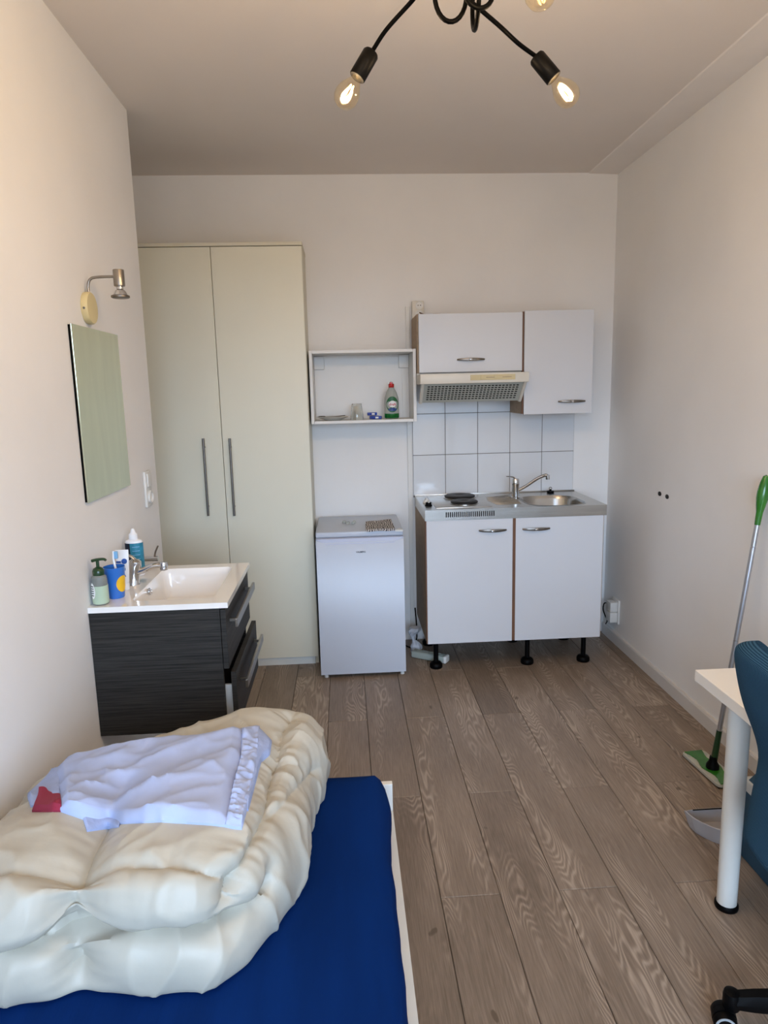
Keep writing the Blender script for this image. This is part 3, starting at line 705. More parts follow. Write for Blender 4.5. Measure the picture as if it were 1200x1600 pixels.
# soap dispenser
c = Vector((-1.272, -1.846, ZB))
t = thing('soap_dispenser', c, 'clear soap dispenser with dark green pump and pale green soap', 'soap dispenser')
obj('bottle', lathe(bm_(), c, [(.022, 0), (.0265, .004), (.027, .01), (.0265, .085), (.025, .098), (.016, .106), (.0145, .112)], 28), 'soap_clear', t, True)
obj('liquid', lathe(bm_(), c, [(.0225, .0005), (.0272, .006), (.0276, .012), (.0272, .068), (.001, .07)], 28), 'soap_green', t, True)
pm = obj('pump', lathe(bm_(), c, [(.019, .103), (.0195, .107), (.0195, .118), (.016, .126), (.009, .13), (.0055, .132), (.0055, .152), (.001, .152)], 22), 'dark_green', t, True)
obj('nozzle', tube(bm_(), [c+Vector((-.018, 0, .153)), c+Vector((0, 0, .157)), c+Vector((.022, -.001, .158)), c+Vector((.03, -.002, .153))], lambda s: .008*(1-.3*s), 10, 4, .7), 'dark_green', pm, True)
bm = bm_(); loops = []
for s in (1, .001):
    loops.append([])
    for i in range(20):
        a = 2*PI*i/20; ph = -2.25+.42*s*math.cos(a); loops[-1].append((c.x+.0281*math.cos(ph), c.y+.0281*math.sin(ph), c.z+.052+.028*s*math.sin(a)))
lb = obj('label', loft(bm, loops, False, True), 'label_white', t)
for k in range(5):
    z = c.z+.036+.008*k
    obj('label_print', tube(bm_(), [(c.x+.0284*math.cos(p), c.y+.0284*math.sin(p), z) for p in (-2.45, -2.3, -2.15, -2.05)], .0014, 6), 'navy_trim', lb)
# blue cup
c = Vector((-1.245, -1.768, ZB))
t = thing('toothbrush_cup', c, 'blue plastic cup with a yellow circle, holding a toothbrush', 'cup')
obj('cup', lathe(bm_(), c, [(.027, 0), (.0285, .003), (.037, .112), (.0355, .112), (.027, .006), (.001, .005)], 32), 'cup_blue', t, True)
bm = bm_(); loops = []
for s in (1, .75, .5, .25, .001):
    loops.append([])
    for i in range(22):
        a = 2*PI*i/22; ph = -.42+.75*s*math.cos(a); z = .052+.030*s*math.sin(a); r = .0285+.0085*(z-.003)/.109+.0009; loops[-1].append((c.x+r*math.cos(ph), c.y+r*math.sin(ph), c.z+z))
obj('yellow_circle', loft(bm, loops, False, True), 'cup_yellow', t)
t = thing('toothbrush', c+Vector((0, 0, .01)), 'white and blue toothbrush standing in the blue cup', 'toothbrush')
a0, a1, a2 = c+Vector((.012, .004, .008)), c+Vector((.002, .01, .10)), c+Vector((-.002, .014, .165))
hd = obj('brush_handle', tube(bm_(), [a0, a1, a1.lerp(a2, .5)+Vector((-.003, 0, 0)), a2], .0042, 10, 5), 'paste_white', t, True)
obj('bristles', box(bm_(), a2.x+.002, a2.x+.014, a2.y-.005, a2.y+.005, a2.z-.028, a2.z-.002, .001), 'brush_blue', t)
# toothpaste tube standing on its cap
c = Vector((-1.245, -1.672, ZB))
t = thing('toothpaste_tube', c, 'white toothpaste tube standing on its cap beside blue cup', 'toothpaste')
loops = []
for h, rx, ry in ((.024, .015, .015), (.03, .0185, .0175), (.07, .022, .012), (.11, .0245, .006), (.145, .0255, .002), (.15, .0255, .0015)):
    loops.append([c+Vector((rx*math.cos(2*PI*i/24)*.95-ry*.3*math.sin(2*PI*i/24)*0, ry*math.sin(2*PI*i/24), h)) for i in range(24)])
bd = obj('tube', loft(bm_(), loops), 'paste_white', t, True)
obj('cap', lathe(bm_(), c, [(.017, 0), (.0175, .002), (.0165, .024), (.001, .0245)], 24), 'paste_white', t, True)
obj('emblem', lathe(bm_(), c+Vector((.008, -.0065, .108)), [(.010, -.002), (.010, .0015), (.006, .002), (.001, .002)], 20, (0, -1, .06)), 'paste_blue', bd, True)
obj('print_band', box(bm_(), c.x-.021, c.x-.004, c.y-.0085, c.y-.004, c.z+.102, c.z+.109), 'paste_blue', bd)
obj('print_swirl', tube(bm_(), [c+Vector((.004, -.0085, .092)), c+Vector((.011, -.011, .08)), c+Vector((.007, -.0135, .066)), c+Vector((.012, -.0155, .052))], .0013, 6, 5), 'paste_blue', bd)
# lens-solution bottle
c = Vector((-1.262, -1.468, ZB))
t = thing('lens_solution_bottle', c, 'teal labelled squeeze bottle with white nozzle behind basin tap', 'bottle')
obj('bottle', lathe(bm_(), c, [(.030, 0), (.034, .004), (.0345, .012), (.0345, .132), (.032, .142), (.018, .148), (.016, .15)], 30, sy=.72), 'paste_white', t, True)
def wrap(a0, a1, z0, z1, m, nm, off=.0007):
    bm = bm_(); L1, L2 = [], []
    for i in range(15):
        a = a0+(a1-a0)*i/14; q = (c.x+(.0345+off)*math.cos(a), c.y+.72*(.0345+off)*math.sin(a)); L1.append((*q, c.z+z0)); L2.append((*q, c.z+z1))
    loft(bm, [L1, L2], False, False, closed=False); return obj(nm, bm, m, t, True)
wrap(-1.85, .6, .012, .134, 'bottle_teal', 'label')
wrap(-3.3, -1.85, .012, .134, 'bottle_navy', 'label')
for k in range(7): wrap(-1.6, -.75, .022+.016*k, .0245+.016*k, 'brush_blue', 'label_line', .0012)
obj('nozzle_cap', lathe(bm_(), c, [(.0165, .148), (.0175, .150), (.0165, .168), (.010, .174), (.008, .184), (.004, .19), (.001, .19)], 22), 'paste_white', t, True)

# mirror
mt = thing('mirror', (XL, -1.64, 1.51), 'frameless rectangular mirror hung above the washbasin', 'mirror')
obj('backing', box(bm_(), XL+.0005, XL+.0075, -1.812, -1.342, 1.222, 1.812), 'black', mt)
obj('mirror_glass', box(bm_(), XL+.0075, XL+.0115, -1.812, -1.339, 1.219, 1.815, .0008), 'mirror', mt)
# wall lamp
lc = Vector((XL, -1.625, 1.884))
t = thing('wall_lamp', lc, 'brushed steel wall spotlight on round cream plate above mirror', 'wall lamp')
pl = obj('wall_plate', lathe(bm_(), lc+Vector((.0005, 0, 0)), [(.054, 0), (.055, .003), (.055, .018), (.052, .022), (.001, .0225)], 40, (1, 0, 0)), 'lamp_cream', t, True)
obj('screw', lathe(bm_(), lc+Vector((.012, -.0545, -.005)), [(.004, 0), (.004, .002), (.001, .0025)], 10, (0, -1, 0)), 'pewter', pl, True)
obj('arm', tube(bm_(), [lc+Vector((.014, 0, .048)), lc+Vector((.014, 0, .075)), lc+Vector((.022, 0, .096)), lc+Vector((.045, 0, .104)), lc+Vector((.12, 0, .106))], .0048, 12, 6), 'brushed', t, True)
hd = lc+Vector((.122, 0, .106))
obj('lamp_holder', lathe(bm_(), hd, [(.001, .022), (.018, .022), (.019, .020), (.019, -.032), (.017, -.034), (.001, -.034)], 26), 'brushed', t, True)
sb = obj('spot_bulb', lathe(bm_(), hd, [(.011, -.034), (.012, -.044), (.018, -.050), (.024, -.062), (.027, -.066), (.030, -.068)], 28), 'chrome', t, True)
obj('bulb_rim', lathe(bm_(), hd, [(.028, -.064), (.0315, -.066), (.0315, -.072), (.027, -.074), (.001, -.0735)], 28), 'pewter', sb, True)
# switch/socket on left wall
t = thing('light_switch', (XL, -1.08, 1.17), 'white switch and socket plate on the left wall beside wardrobe', 'switch')
obj('plate', box(bm_(), XL+.0005, XL+.012, -1.125, -1.04, 1.088, 1.248, .003), 'white_plastic', t, True)
obj('rocker', box(bm_(), XL+.012, XL+.019, -1.112, -1.053, 1.178, 1.238, .003), 'white_plastic', t, True)
obj('socket_face', lathe(bm_(), (XL+.012, -1.083, 1.132), [(.029, 0), (.029, .009), (.025, .010), (.021, .002), (.001, .002)], 26, (1, 0, 0)), 'white_plastic', t, True)

# ================================================================== BED
BX0, BX1, BY1, BY0 = XL+.004, -.304, -2.25, -4.32
t = thing('bed_frame', (-.8, -3.3, 0), 'white bed frame with a low footboard', 'bed')
obj('footboard', box(bm_(), BX0, BX1, BY1-.02, BY1, .02, .392, .0015), 'desk_white', t)
obj('headboard', box(bm_(), BX0, BX1, BY0, BY0+.02, .02, .6, .0015), 'desk_white', t)
for x0, x1 in ((BX1-.028, BX1), (BX0, BX0+.022)): obj('side_rail', box(bm_(), x0, x1, BY0+.021, BY1-.021, .08, .305, .0015), 'leg_white', t)
for k in range(12):
    y = BY0+.1+.165*k; obj('slat', box(bm_(), BX0+.03, BX1-.03, y, y+.07, .2, .22), 'chipboard', t)
MT = .452
def mattress():
    bm = bmesh.new(); nx, ny = 56, 110; x0, x1, y0, y1 = BX0+.012, BX1-.026, BY0+.03, BY1-.028
    loops = []
    base = rrect(x0, x1, y0, y1, .085, 10); base = dense(base, .03)
    cx, cy = (x0+x1)/2, (y0+y1)/2
    def ins(p, d):
        q = [p[0], p[1]]
        q[0] = min(max(q[0], x0+d), x1-d); q[1] = min(max(q[1], y0+d), y1-d); return q
    side = [(.030, .225), (.030, .30), (.014, .318), (.005, .34), (0, .365), (0, .395), (.005, .418), (.014, .434), (.028, .445), (.045, MT-.001)]
    for d, z in side+[(.065+.022*i, MT) for i in range(19)]:
        lp = []
        for p in base:
            q = ins(p, d)
            wv = noise.noise(Vector((q[0]*13, q[1]*1.3, 3)))*.006 + noise.noise(Vector((q[0]*4, q[1]*3, 8)))*.005
            fold = noise.noise(Vector((1, q[1]*9, 5+z*2)))*.007+.012*math.exp(-((q[1]+2.42)/.09)**2)
            dx = fold if q[0] > cx+.3 and .31 < z < .445 else 0
            lp.append((min(q[0]+dx, BX1+.002), q[1], z+(wv*min(1, d/.08) if z > .44 else 0)))
        loops.append(lp)
    loft(bm, loops); bmesh.ops.remove_doubles(bm, verts=bm.verts, dist=.0004)
    return bm
obj('mattress', mattress(), 'blue_sheet', None, True, 'mattress covered with a royal blue fitted sheet', 'mattress', origin=(-.8, -3.3, .22))

# ------------------------------------------------------------------ duvet: folded in two, box-stitched
OUT = [(-1.285, -3.03), (-1.098, -3.035), (-1.005, -3.048), (-.955, -3.026), (-.90, -3.034), (-.752, -3.04), (-.69, -3.03), (-.638, -2.985), (-.60, -2.92), (-.562, -2.84), (-.535, -2.70), (-.530, -2.58),
       (-.515, -2.50), (-.502, -2.42), (-.498, -2.34), (-.515, -2.28), (-.56, -2.245), (-.64, -2.235), (-.76, -2.255), (-.9, -2.31), (-1.05, -2.37), (-1.2, -2.43), (-1.285, -2.46)]
HT = [(-1.29, -3.0, .235), (-1.1, -2.95, .25), (-.95, -2.95, .235), (-.8, -2.95, .25), (-.65, -2.95, .225), (-1.29, -2.62, .12), (-1.15, -2.6, .19), (-.9, -2.6, .222), (-.7, -2.6, .235), (-.58, -2.6, .205),
      (-1.29, -2.45, .095), (-1.19, -2.44, .155), (-1.03, -2.40, .18), (-.9, -2.36, .19), (-.8, -2.33, .205), (-.69, -2.29, .232), (-.60, -2.29, .225), (-.53, -2.36, .185), (-1.25, -2.8, .19), (-1.05, -2.8, .205), (-.85, -2.8, .215), (-.66, -2.8, .23)]
def hmap(x, y):
    s = w = 0
    for a, b, h in HT:
        q = math.exp(-((x-a)**2+(y-b)**2)/.018)+1e-9; s += q*h; w += q
    return s/w
def catmull_closed(P, per):
    out = []; n = len(P)
    for i in range(n):
        a, b, c, d = [Vector((*P[(i+k) % n], 0)) for k in (-1, 0, 1, 2)]
        for k in range(per): tt = k/per; q = .5*((2*b)+(c-a)*tt+(2*a-5*b+4*c-d)*tt*tt+(3*b-a-3*c+d)*tt**3); out.append((q.x, q.y))
    return out
def seg_d(p, a, b):
    ab = b-a; tt = max(0, min(1, (p-a).dot(ab)/ab.length_squared)); return (p-(a+ab*tt)).length, tt*ab.length
ZM = MT+.004
SEAMS = [  # polylines on the top and down the front (x, y, z)
    [(-.585, -2.27, .65), (-.612, -2.40, .67), (-.612, -2.65, .68), (-.606, -2.88, .68), (-.612, -2.99, .67), (-.63, -3.03, .62), (-.64, -3.03, .55)],
    [(-.965, -2.62, .67), (-.962, -2.86, .685), (-.952, -2.97, .68), (-.952, -3.03, .63), (-.955, -3.02, .55), (-.945, -3.03, .47)],
    [(-1.30, -2.955, .69), (-1.1, -2.965, .70), (-.955, -2.955, .68), (-.80, -2.975, .70), (-.66, -3.0, .68), (-.60, -2.99, .65)],
    [(-.955, -2.45, .63), (-.965, -2.62, .67)],
    [(-.50, -2.44, .56), (-.56, -2.60, .60), (-.585, -2.74, .64), (-.60, -2.80, .67)],
    [(-1.30, -2.62, .58), (-1.1, -2.6, .63), (-.95, -2.6, .66), (-.75, -2.58, .68), (-.612, -2.56, .67), (-.52, -2.52, .6)],
]
def make_duvet():
    out = catmull_closed(OUT, 20); N = len(out)
    for _ in range(130): out = [((out[i-1][0]+2*out[i][0]+out[(i+1) % N][0])/4, (out[i-1][1]+2*out[i][1]+out[(i+1) % N][1])/4) for i in range(N)]
    N = len(out); c = Vector((-.93, -2.70))
    PF = [(.93, 0), (.965, .03), (.985, .10), (.995, .20), (.985, .32), (.945, .41), (.865, .465), (.92, .51), (.98, .57), (1.0, .68), (.99, .80), (.965, .90), (.925, .965), (.87, .995), (.80, 1.0)]
    PB = [(.95, 0), (.975, .05), (.99, .14), (1.0, .26), (1.0, .40), (.995, .52), (.985, .62), (.97, .71), (.95, .79), (.925, .86), (.90, .905), (.87, .945), (.84, .97), (.80, .99), (.76, 1.0)]
    def dens(P, per=4):
        return [(q.x, q.y) for q in smooth_path([(x, y, 0) for x, y in P], per)]
    PF, PB = dens(PF), dens(PB)
    M1 = len(PF); M2 = 46
    V = np.zeros((N, M1+M2, 3))
    for i, (x, y) in enumerate(out):
        d = Vector((x, y))-c
        wf = min(1, max(0, (-2.86-y)/.10)); wf = wf*wf*(3-2*wf)
        for j in range(M1+M2):
            if j < M1: r = PF[j][0]*wf+PB[j][0]*(1-wf); z = PF[j][1]*wf+PB[j][1]*(1-wf)
            else: r = (.8*wf+.76*(1-wf))*(1-(j-M1+1)/M2); z = 1
            if j < M1: z += .10*wf*noise.noise(Vector((x*5, 2, 0)))*math.sin(PI*min(1, z))
            if j < M1:   # keep the roll's radius metric, not proportional
                rr = 1-(1-r)*.42/max(.25, d.length); r = rr
                last = rr
            else:
                rl = 1-(1-(.8*wf+.76*(1-wf)))*.42/max(.25, d.length); r = rl*(1-(j-M1+1)/M2)
            px, py = c.x+d.x*r, c.y+d.y*r
            V[i, j] = (max(px, XL+.006), py, ZM+z*hmap(px, py))
    Vv = V.reshape(-1, 3)
    F = [(i*(M1+M2)+j, ((i+1) % N)*(M1+M2)+j, ((i+1) % N)*(M1+M2)+j+1, i*(M1+M2)+j+1) for i in range(N) for j in range(M1+M2-1)]
    me = bpy.data.meshes.new('duvet'); me.from_pydata(Vv.tolist(), [], F); me.update()
    nr = np.zeros(len(Vv)*3); me.vertices.foreach_get('normal', nr); nr = nr.reshape(-1, 3)
    if nr[N*(M1+M2)//2+M1+5][2] < 0: nr = -nr; me.flip_normals()
    S = [[Vector(p) for p in s] for s in SEAMS]; DEP = (1, 1.15, .75, .6, .6, .35)
    res = []
    for k in range(len(Vv)):
        p = Vector(Vv[k]); disp = 0; n_ = Vector(nr[k])
        for si, s_ in enumerate(S):
            acc = 0; best = 9; bt = 0; bc = None
            for a, b in zip(s_, s_[1:]):
                ab = b-a; tt = max(0, min(1, (p-a).dot(ab)/ab.length_squared)); c_ = a+ab*tt; dd = (p-c_).length
                if dd < best: best, bt, bc = dd, acc+tt*ab.length, c_
                acc += ab.length
            if best > .35: continue
            off = p-bc; nd = off.dot(n_); d = (off-n_*nd).length
            gate = max(0, 1-max(0, abs(nd)-.09)/.05); end = min(1, bt/.05+.25, (acc-bt)/.05+.25)
            dep = DEP[si]*gate*end
            disp -= .026*dep*math.exp(-d/.020) + .020*dep*math.exp(-(d/(.085 if si != 1 else .055))**2)
            pk = noise.noise(Vector((bt*24, d*2.5, si*7.3)))+.5*noise.noise(Vector((bt*52, d*4, si*3.1)))
            disp += .010*pk*math.exp(-d/.06)*(1-math.exp(-(d/.012)**2))*min(1, dep)
        disp += .012
        q = Vector((p.x*2.6+p.y*2.0, p.y*5.5-p.x*4.0, p.z*4))
        disp += .009*((1-abs(noise.noise(q)))**5-.3)
        q = Vector((p.x*7-p.y*3, p.y*9+p.x*5+4, p.z*9))
        disp += .008*((1-abs(noise.noise(q)))**6-.25)
        disp += .012*noise.noise(p*3.2+Vector((3, 1, 7)))
        j = k % (M1+M2)
        if j < 4: disp *= j/4
        if p.x < XL+.05: disp *= max(0, (p.x-XL-.006)/.044)
        p2 = p+n_*disp; p2.x = max(p2.x, XL+.006); p2.z = max(p2.z, ZM-.001+.0*j); res.append(p2)
    for k, p in enumerate(res): me.vertices[k].co = p
    me.update()
    bm = bmesh.new(); bm.from_mesh(me); bmesh.ops.remove_doubles(bm, verts=bm.verts, dist=.0003); bpy.data.meshes.remove(me)
    return bm
bm = make_duvet()
DV = BVHTree.FromBMesh(bm)
obj('duvet', bm, 'duvet', None, True, 'puffy cream quilted duvet folded in two on the blue bed', 'duvet', origin=(-.93, -2.70, ZM))

# ------------------------------------------------------------------ pyjama shirt lying on the duvet
def on_duvet(u, v):
    for k in range(30):
        h = DV.ray_cast(CAM, ray(u, v+1.5*k))
        if h[0] and h[0].z > .5: return h[0]
    return at(u, v, 'z', .66)
def poly_at(P, s):
    L = [0]
    for a, b in zip(P, P[1:]): L.append(L[-1]+math.hypot(b[0]-a[0], b[1]-a[1]))
    x = s*L[-1]
    for i in range(len(P)-1):
        if x <= L[i+1] or i == len(P)-2:
            q = (x-L[i])/(L[i+1]-L[i]); return (P[i][0]*(1-q)+P[i+1][0]*q, P[i][1]*(1-q)+P[i+1][1]*q)
def cloth(top, bot, left, right, gx, gy, lift, wr, seed, rim=.5, gather=0):
    # spread a cloth patch: outline pixels -> where they touch the duvet, smoothed like draped fabric
    G = np.zeros((gy+1, gx+1, 3))
    for j in range(gy+1):
        for i in range(gx+1):
            s, q = i/gx, j/gy
            T, B_, L_, R_ = poly_at(top, s), poly_at(bot, s), poly_at(left, q), poly_at(right, q)
            c00, c10, c01, c11 = top[0], top[-1], bot[0], bot[-1]
            u = (1-q)*T[0]+q*B_[0]+(1-s)*L_[0]+s*R_[0]-((1-s)*(1-q)*c00[0]+s*(1-q)*c10[0]+(1-s)*q*c01[0]+s*q*c11[0])
            v = (1-q)*T[1]+q*B_[1]+(1-s)*L_[1]+s*R_[1]-((1-s)*(1-q)*c00[1]+s*(1-q)*c10[1]+(1-s)*q*c01[1]+s*q*c11[1])
            G[j, i] = on_duvet(u, v)
    for _ in range(24):
        K = G.copy(); K[1:-1, 1:-1] = (G[:-2, 1:-1]+G[2:, 1:-1]+G[1:-1, :-2]+G[1:-1, 2:])/4
        K[1:-1, 1:-1, 2] = np.maximum(K[1:-1, 1:-1, 2], G[1:-1, 1:-1, 2]); G = K
    bm = bmesh.new(); T, B_ = [], []
    for j in range(gy+1):
        T.append([]); B_.append([])
        for i in range(gx+1):
            p = Vector(G[j, i]); s, q = i/gx, j/gy
            e = min(s, 1-s, q, 1-q); ed = min(1, e/.06)
            al, ac = p.x*.85+p.y*.53, p.y*.85-p.x*.53
            a = noise.noise(Vector((al*3.2+seed, ac*6.5, 1))); b = noise.noise(Vector((al*6, ac*11+seed, 7)))
            z = lift*(rim+(1-rim)*ed)+wr*ed*((1-abs(a))**3+(1-abs(b))**4*.4)
            z += gather*ed*noise.noise(Vector((s*2, q*34, seed)))
            p.z += max(z, .004); T[-1].append(bm.verts.new(p)); B_[-1].append(bm.verts.new(p-Vector((0, 0, lift*.8))))
    for j in range(gy):
        for i in range(gx):
            bm.faces.new((T[j][i], T[j][i+1], T[j+1][i+1], T[j+1][i])); bm.faces.new((B_[j][i], B_[j+1][i], B_[j+1][i+1], B_[j][i+1]))
    for i in range(gx):
        bm.faces.new((T[0][i], B_[0][i], B_[0][i+1], T[0][i+1])); bm.faces.new((T[gy][i], T[gy][i+1], B_[gy][i+1], B_[gy][i]))
    for j in range(gy):
        bm.faces.new((T[j][0], T[j+1][0], B_[j+1][0], B_[j][0])); bm.faces.new((T[j][gx], B_[j][gx], B_[j+1][gx], T[j+1][gx]))
    return bm
pc = on_duvet(240, 1220)
t = thing('pyjama_trousers', pc, 'pale blue cotton pyjama trousers lying folded on the duvet', 'pyjamas')
obj('leg_fabric', cloth([(94, 1190), (140, 1178), (250, 1156), (330, 1148), (382, 1141)], [(92, 1268), (130, 1281), (165, 1289), (250, 1285), (330, 1290), (362, 1294)],
                        [(94, 1190), (82, 1212), (90, 1240), (92, 1268)], [(382, 1141), (378, 1190), (365, 1240), (362, 1294)], 110, 60, .010, .015, 2.0), 'pyjama', t, True)
wbnd = obj('waistband', cloth([(378, 1141), (400, 1137), (406, 1138)], [(352, 1293), (366, 1296), (378, 1297)], [(378, 1141), (376, 1190), (362, 1245), (352, 1293)], [(406, 1138), (404, 1190), (396, 1230), (378, 1297)], 20, 90, .015, .005, 5.0, gather=.010), 'pyjama', t, True)
obj('back_fold', cloth([(402, 1137), (412, 1146), (425, 1160)], [(380, 1262), (384, 1266), (388, 1268)], [(402, 1137), (401, 1190), (392, 1230), (380, 1262)], [(425, 1160), (422, 1180), (408, 1192), (388, 1268)], 12, 40, .012, .004, 8.0), 'pyjama_dark', t, True)
obj('under_layer', cloth([(128, 1275), (190, 1280)], [(136, 1300), (186, 1293)], [(128, 1275), (136, 1300)], [(190, 1280), (186, 1293)], 14, 6, .006, .002, 3.0), 'pyjama_dark', t, True)
obj('hem_patch', cloth([(62, 1246), (80, 1243), (96, 1246)], [(50, 1269), (75, 1269), (99, 1269)], [(62, 1246), (54, 1258), (50, 1269)], [(96, 1246), (99, 1258), (99, 1269)], 16, 10, .013, .002, 9.0, .2), 'crimson', t, True)
obj('hem_fold', cloth([(84, 1206), (95, 1198)], [(48, 1262), (97, 1250)], [(84, 1206), (66, 1228), (42, 1243), (48, 1262)], [(95, 1198), (97, 1250)], 14, 14, .011, .003, 4.0), 'pyjama_dark', t, True)

# ================================================================== DESK, CHAIR, THINGS UNDER THE DESK
DX0, DY1, DZ = .597, -2.322, .74
t = thing('desk', (.9, -2.9, 0), 'white desk with round white legs against the right wall', 'desk')
obj('desktop', box(bm_(), DX0, XR-.02, DY1-1.2, DY1, DZ-.034, DZ, .002), 'desk_white', t)
for x, y in ((.700, -2.392), (1.12, -2.392), (.700, -3.45), (1.12, -3.45)):
    l = obj('leg', lathe(bm_(), (x, y, 0), [(.0285, .012), (.0315, DZ-.036), (.001, DZ-.035)], 30), 'leg_white', t, True)
    obj('rubber_foot', lathe(bm_(), (x, y, 0), [(.033, 0), (.034, .003), (.034, .012), (.031, .017), (.001, .017)], 30), 'black_plastic', l, True)

HB = Vector((.79, -2.90, 0)); CY = -2.85
t = thing('swivel_chair', HB, 'swivel chair with blue knitted backrest pushed up to the desk', 'chair')
prof = [(.400, .587, .20), (.424, .573, .225), (.48, .583, .232), (.544, .590, .232), (.633, .598, .230), (.70, .583, .230), (.793, .545, .230), (.87, .523, .228), (.925, .512, .222), (.950, .514, .205), (.966, .522, .17)]
loops = []
fine_ = []
for i in range(len(prof)-1):
    a, b = prof[i], prof[i+1]
    z0, c0, d0 = prof[max(i-1, 0)], a, b; d1 = prof[min(i+2, len(prof)-1)]
    for k in range(4):
        q = k/4; fine_.append(tuple(.5*((2*a[m])+(b[m]-z0[m])*q+(2*z0[m]-5*a[m]+4*b[m]-d1[m])*q*q+(3*a[m]-z0[m]-3*b[m]+d1[m])*q**3) for m in range(3)))
fine_.append(prof[-1])
for i, (z, x, hw) in enumerate(fine_):
    lp = []; n = 40; tt = i/(len(fine_)-1); th = .030*min(1, .35+6*tt, .3+5.5*(1-tt))
    for k in range(n):
        a = 2*PI*k/n; ca, sa = math.cos(a), math.sin(a)
        yy = hw*math.copysign(abs(sa)**.35, sa); xx = th*math.copysign(abs(ca)**.7, ca); bow = -.022*(yy/hw)**2
        lp.append((x+.030+xx-bow*1.0-.022, CY+yy, z))
    loops.append(lp)
obj('backrest', loft(bm_(), loops), 'knit_blue', t, True)
loops = []
for z, s in ((.405, .80), (.41, .93), (.43, 1.0), (.455, 1.0), (.475, .96), (.482, .85), (.484, .5)):
    lp = []
    for k in range(40):
        a = 2*PI*k/40; ca, sa = math.cos(a), math.sin(a); lp.append((HB.x+.03+s*.225*math.copysign(abs(ca)**.5, ca), CY+s*.235*math.copysign(abs(sa)**.5, sa), z))
    loops.append(lp)
obj('seat', loft(bm_(), loops), 'knit_blue', t, True)
obj('seat_plate', box(bm_(), HB.x-.12, HB.x+.12, HB.y-.1, HB.y+.1, .385, .406, .004), 'black_plastic', t)
bm = cyl(bm_(), HB+Vector((0, 0, .10)), HB+Vector((0, 0, .27)), .028, n=20); cyl(bm, HB+Vector((0, 0, .27)), HB+Vector((0, 0, .386)), .016, n=16)
obj('gas_column', bm, 'black_plastic', t, True)
obj('hub', lathe(bm_(), HB, [(.04, .10), (.055, .105), (.055, .175), (.04, .185), (.001, .186)], 26), 'black_plastic', t, True)
c1 = Vector((.492, -2.775, 0)); base = math.atan2(c1.y-HB.y, c1.x-HB.x); RL = (c1-HB).length
for k in range(5):
    a = base+2*PI*k/5; d = Vector((math.cos(a), math.sin(a), 0)); n_ = Vector((-d.y, d.x, 0)); e = HB+d*RL
    loops = []
    for s, hw, z0, z1 in ((.04, .028, .115, .175), (.5, .025, .092, .142), (.85, .022, .068, .108), (.97, .02, .062, .094)):
        p = HB+d*(RL*s); loops.append([p+n_*hw*.8+Vector((0, 0, z0)), p-n_*hw*.8+Vector((0, 0, z0)), p-n_*hw+Vector((0, 0, (z0+z1)/2)), p-n_*hw*.6+Vector((0, 0, z1)), p+n_*hw*.6+Vector((0, 0, z1)), p+n_*hw+Vector((0, 0, (z0+z1)/2))])
    obj('base_leg', loft(bm_(), loops), 'black_plastic', t, True)
    ca = obj('castor', lathe(bm_(), e, [(.018, .052), (.0205, .056), (.0205, .088), (.018, .096), (.008, .10), (.001, .10)], 20), 'black_plastic', t, True)
    wd_ = Vector((-.35, -1, 0)).normalized() if k == 0 else n_
    oc = e+Vector((-.018, -.004, 0)) if k == 0 else e+d*.02
    for sg in (-1, 1):
        q = oc+wd_*(sg*.017)+Vector((0, 0, .0275))
        obj('wheel', lathe(bm_(), q, [(.001, -.011), (.024, -.011), (.0275, -.007), (.0275, .006), (.025, .010), (.001, .010)], 24, wd_*sg), 'black_plastic', ca, True)
        obj('wheel_ring', lathe(bm_(), q, [(.024, .009), (.024, .0115), (.019, .012), (.0185, .009)], 24, wd_*sg), 'castor_ring', ca, True)
    obj('hood', lathe(bm_(), oc+Vector((0, 0, .028)), [(.001, -.008), (.0285, -.008), (.0285, .008), (.001, .008)], 20, wd_), 'black_plastic', ca, True)

# mop leaning on the right wall
jn = Vector((1.058, -1.635, .035)); tip = Vector((XR-.028, -1.655, 1.222)); ax = (tip-jn).normalized(); ML = (tip-jn).length
t = thing('floor_mop', (1.05, -1.63, 0), 'flat floor mop with green grip leaning against right wall', 'mop')
hc = [at(u, v, 'z', .02) for u, v in ((1065, 1174), (1113, 1217))]
ed = (hc[1]-hc[0]); ed.z = 0; HLn = .26; ed.normalize(); pn = Vector((-ed.y, ed.x, 0)); pn = pn if pn.x > 0 else -pn
hcen = hc[0]+ed*(HLn/2)+pn*.05; hcen.z = 0
Mh = Matrix(((ed.x, pn.x, 0, hcen.x), (ed.y, pn.y, 0, hcen.y), (0, 0, 1, 0), (0, 0, 0, 1)))
bm = loft(bm_(), [[Mh @ Vector((*p, z)) for p in rrect(-HLn/2, HLn/2, -.052, .052, .018, 4)] for z in (.007, .017)]); hdp = obj('head_plate', bm, 'mop_grey', t, True)
obj('pad', box(bm_(), -HLn/2+.004, HLn/2-.004, -.049, .049, .0005, .007, .002, M=Mh), 'dark', t)
loops = []
for z in (.016, .021):
    loops.append([Mh @ Vector((HLn*.5*q, sgn*(.040-.020*math.cos(PI*q)**2*0-.016*(1-math.cos(2*PI*q))/2*1+.0), z)) for sgn, rng_ in ((1, range(0, 13)), (-1, range(12, -1, -1))) for q in [(-.96+1.92*i/12) for i in rng_]])
obj('green_insert', loft(bm_(), loops), 'green_plastic', hdp)
for a in (-1, 1):
    for b in (-1, 1): obj('cloth_gripper', lathe(bm_(), Mh @ Vector((a*.095, b*.036, .0165)), [(.010, 0), (.010, .002), (.001, .0025)], 14), 'strip_grey', hdp, True)
jn = Mh @ Vector((.012, 0, .02)); ax = (tip-jn).normalized(); ML = (tip-jn).length
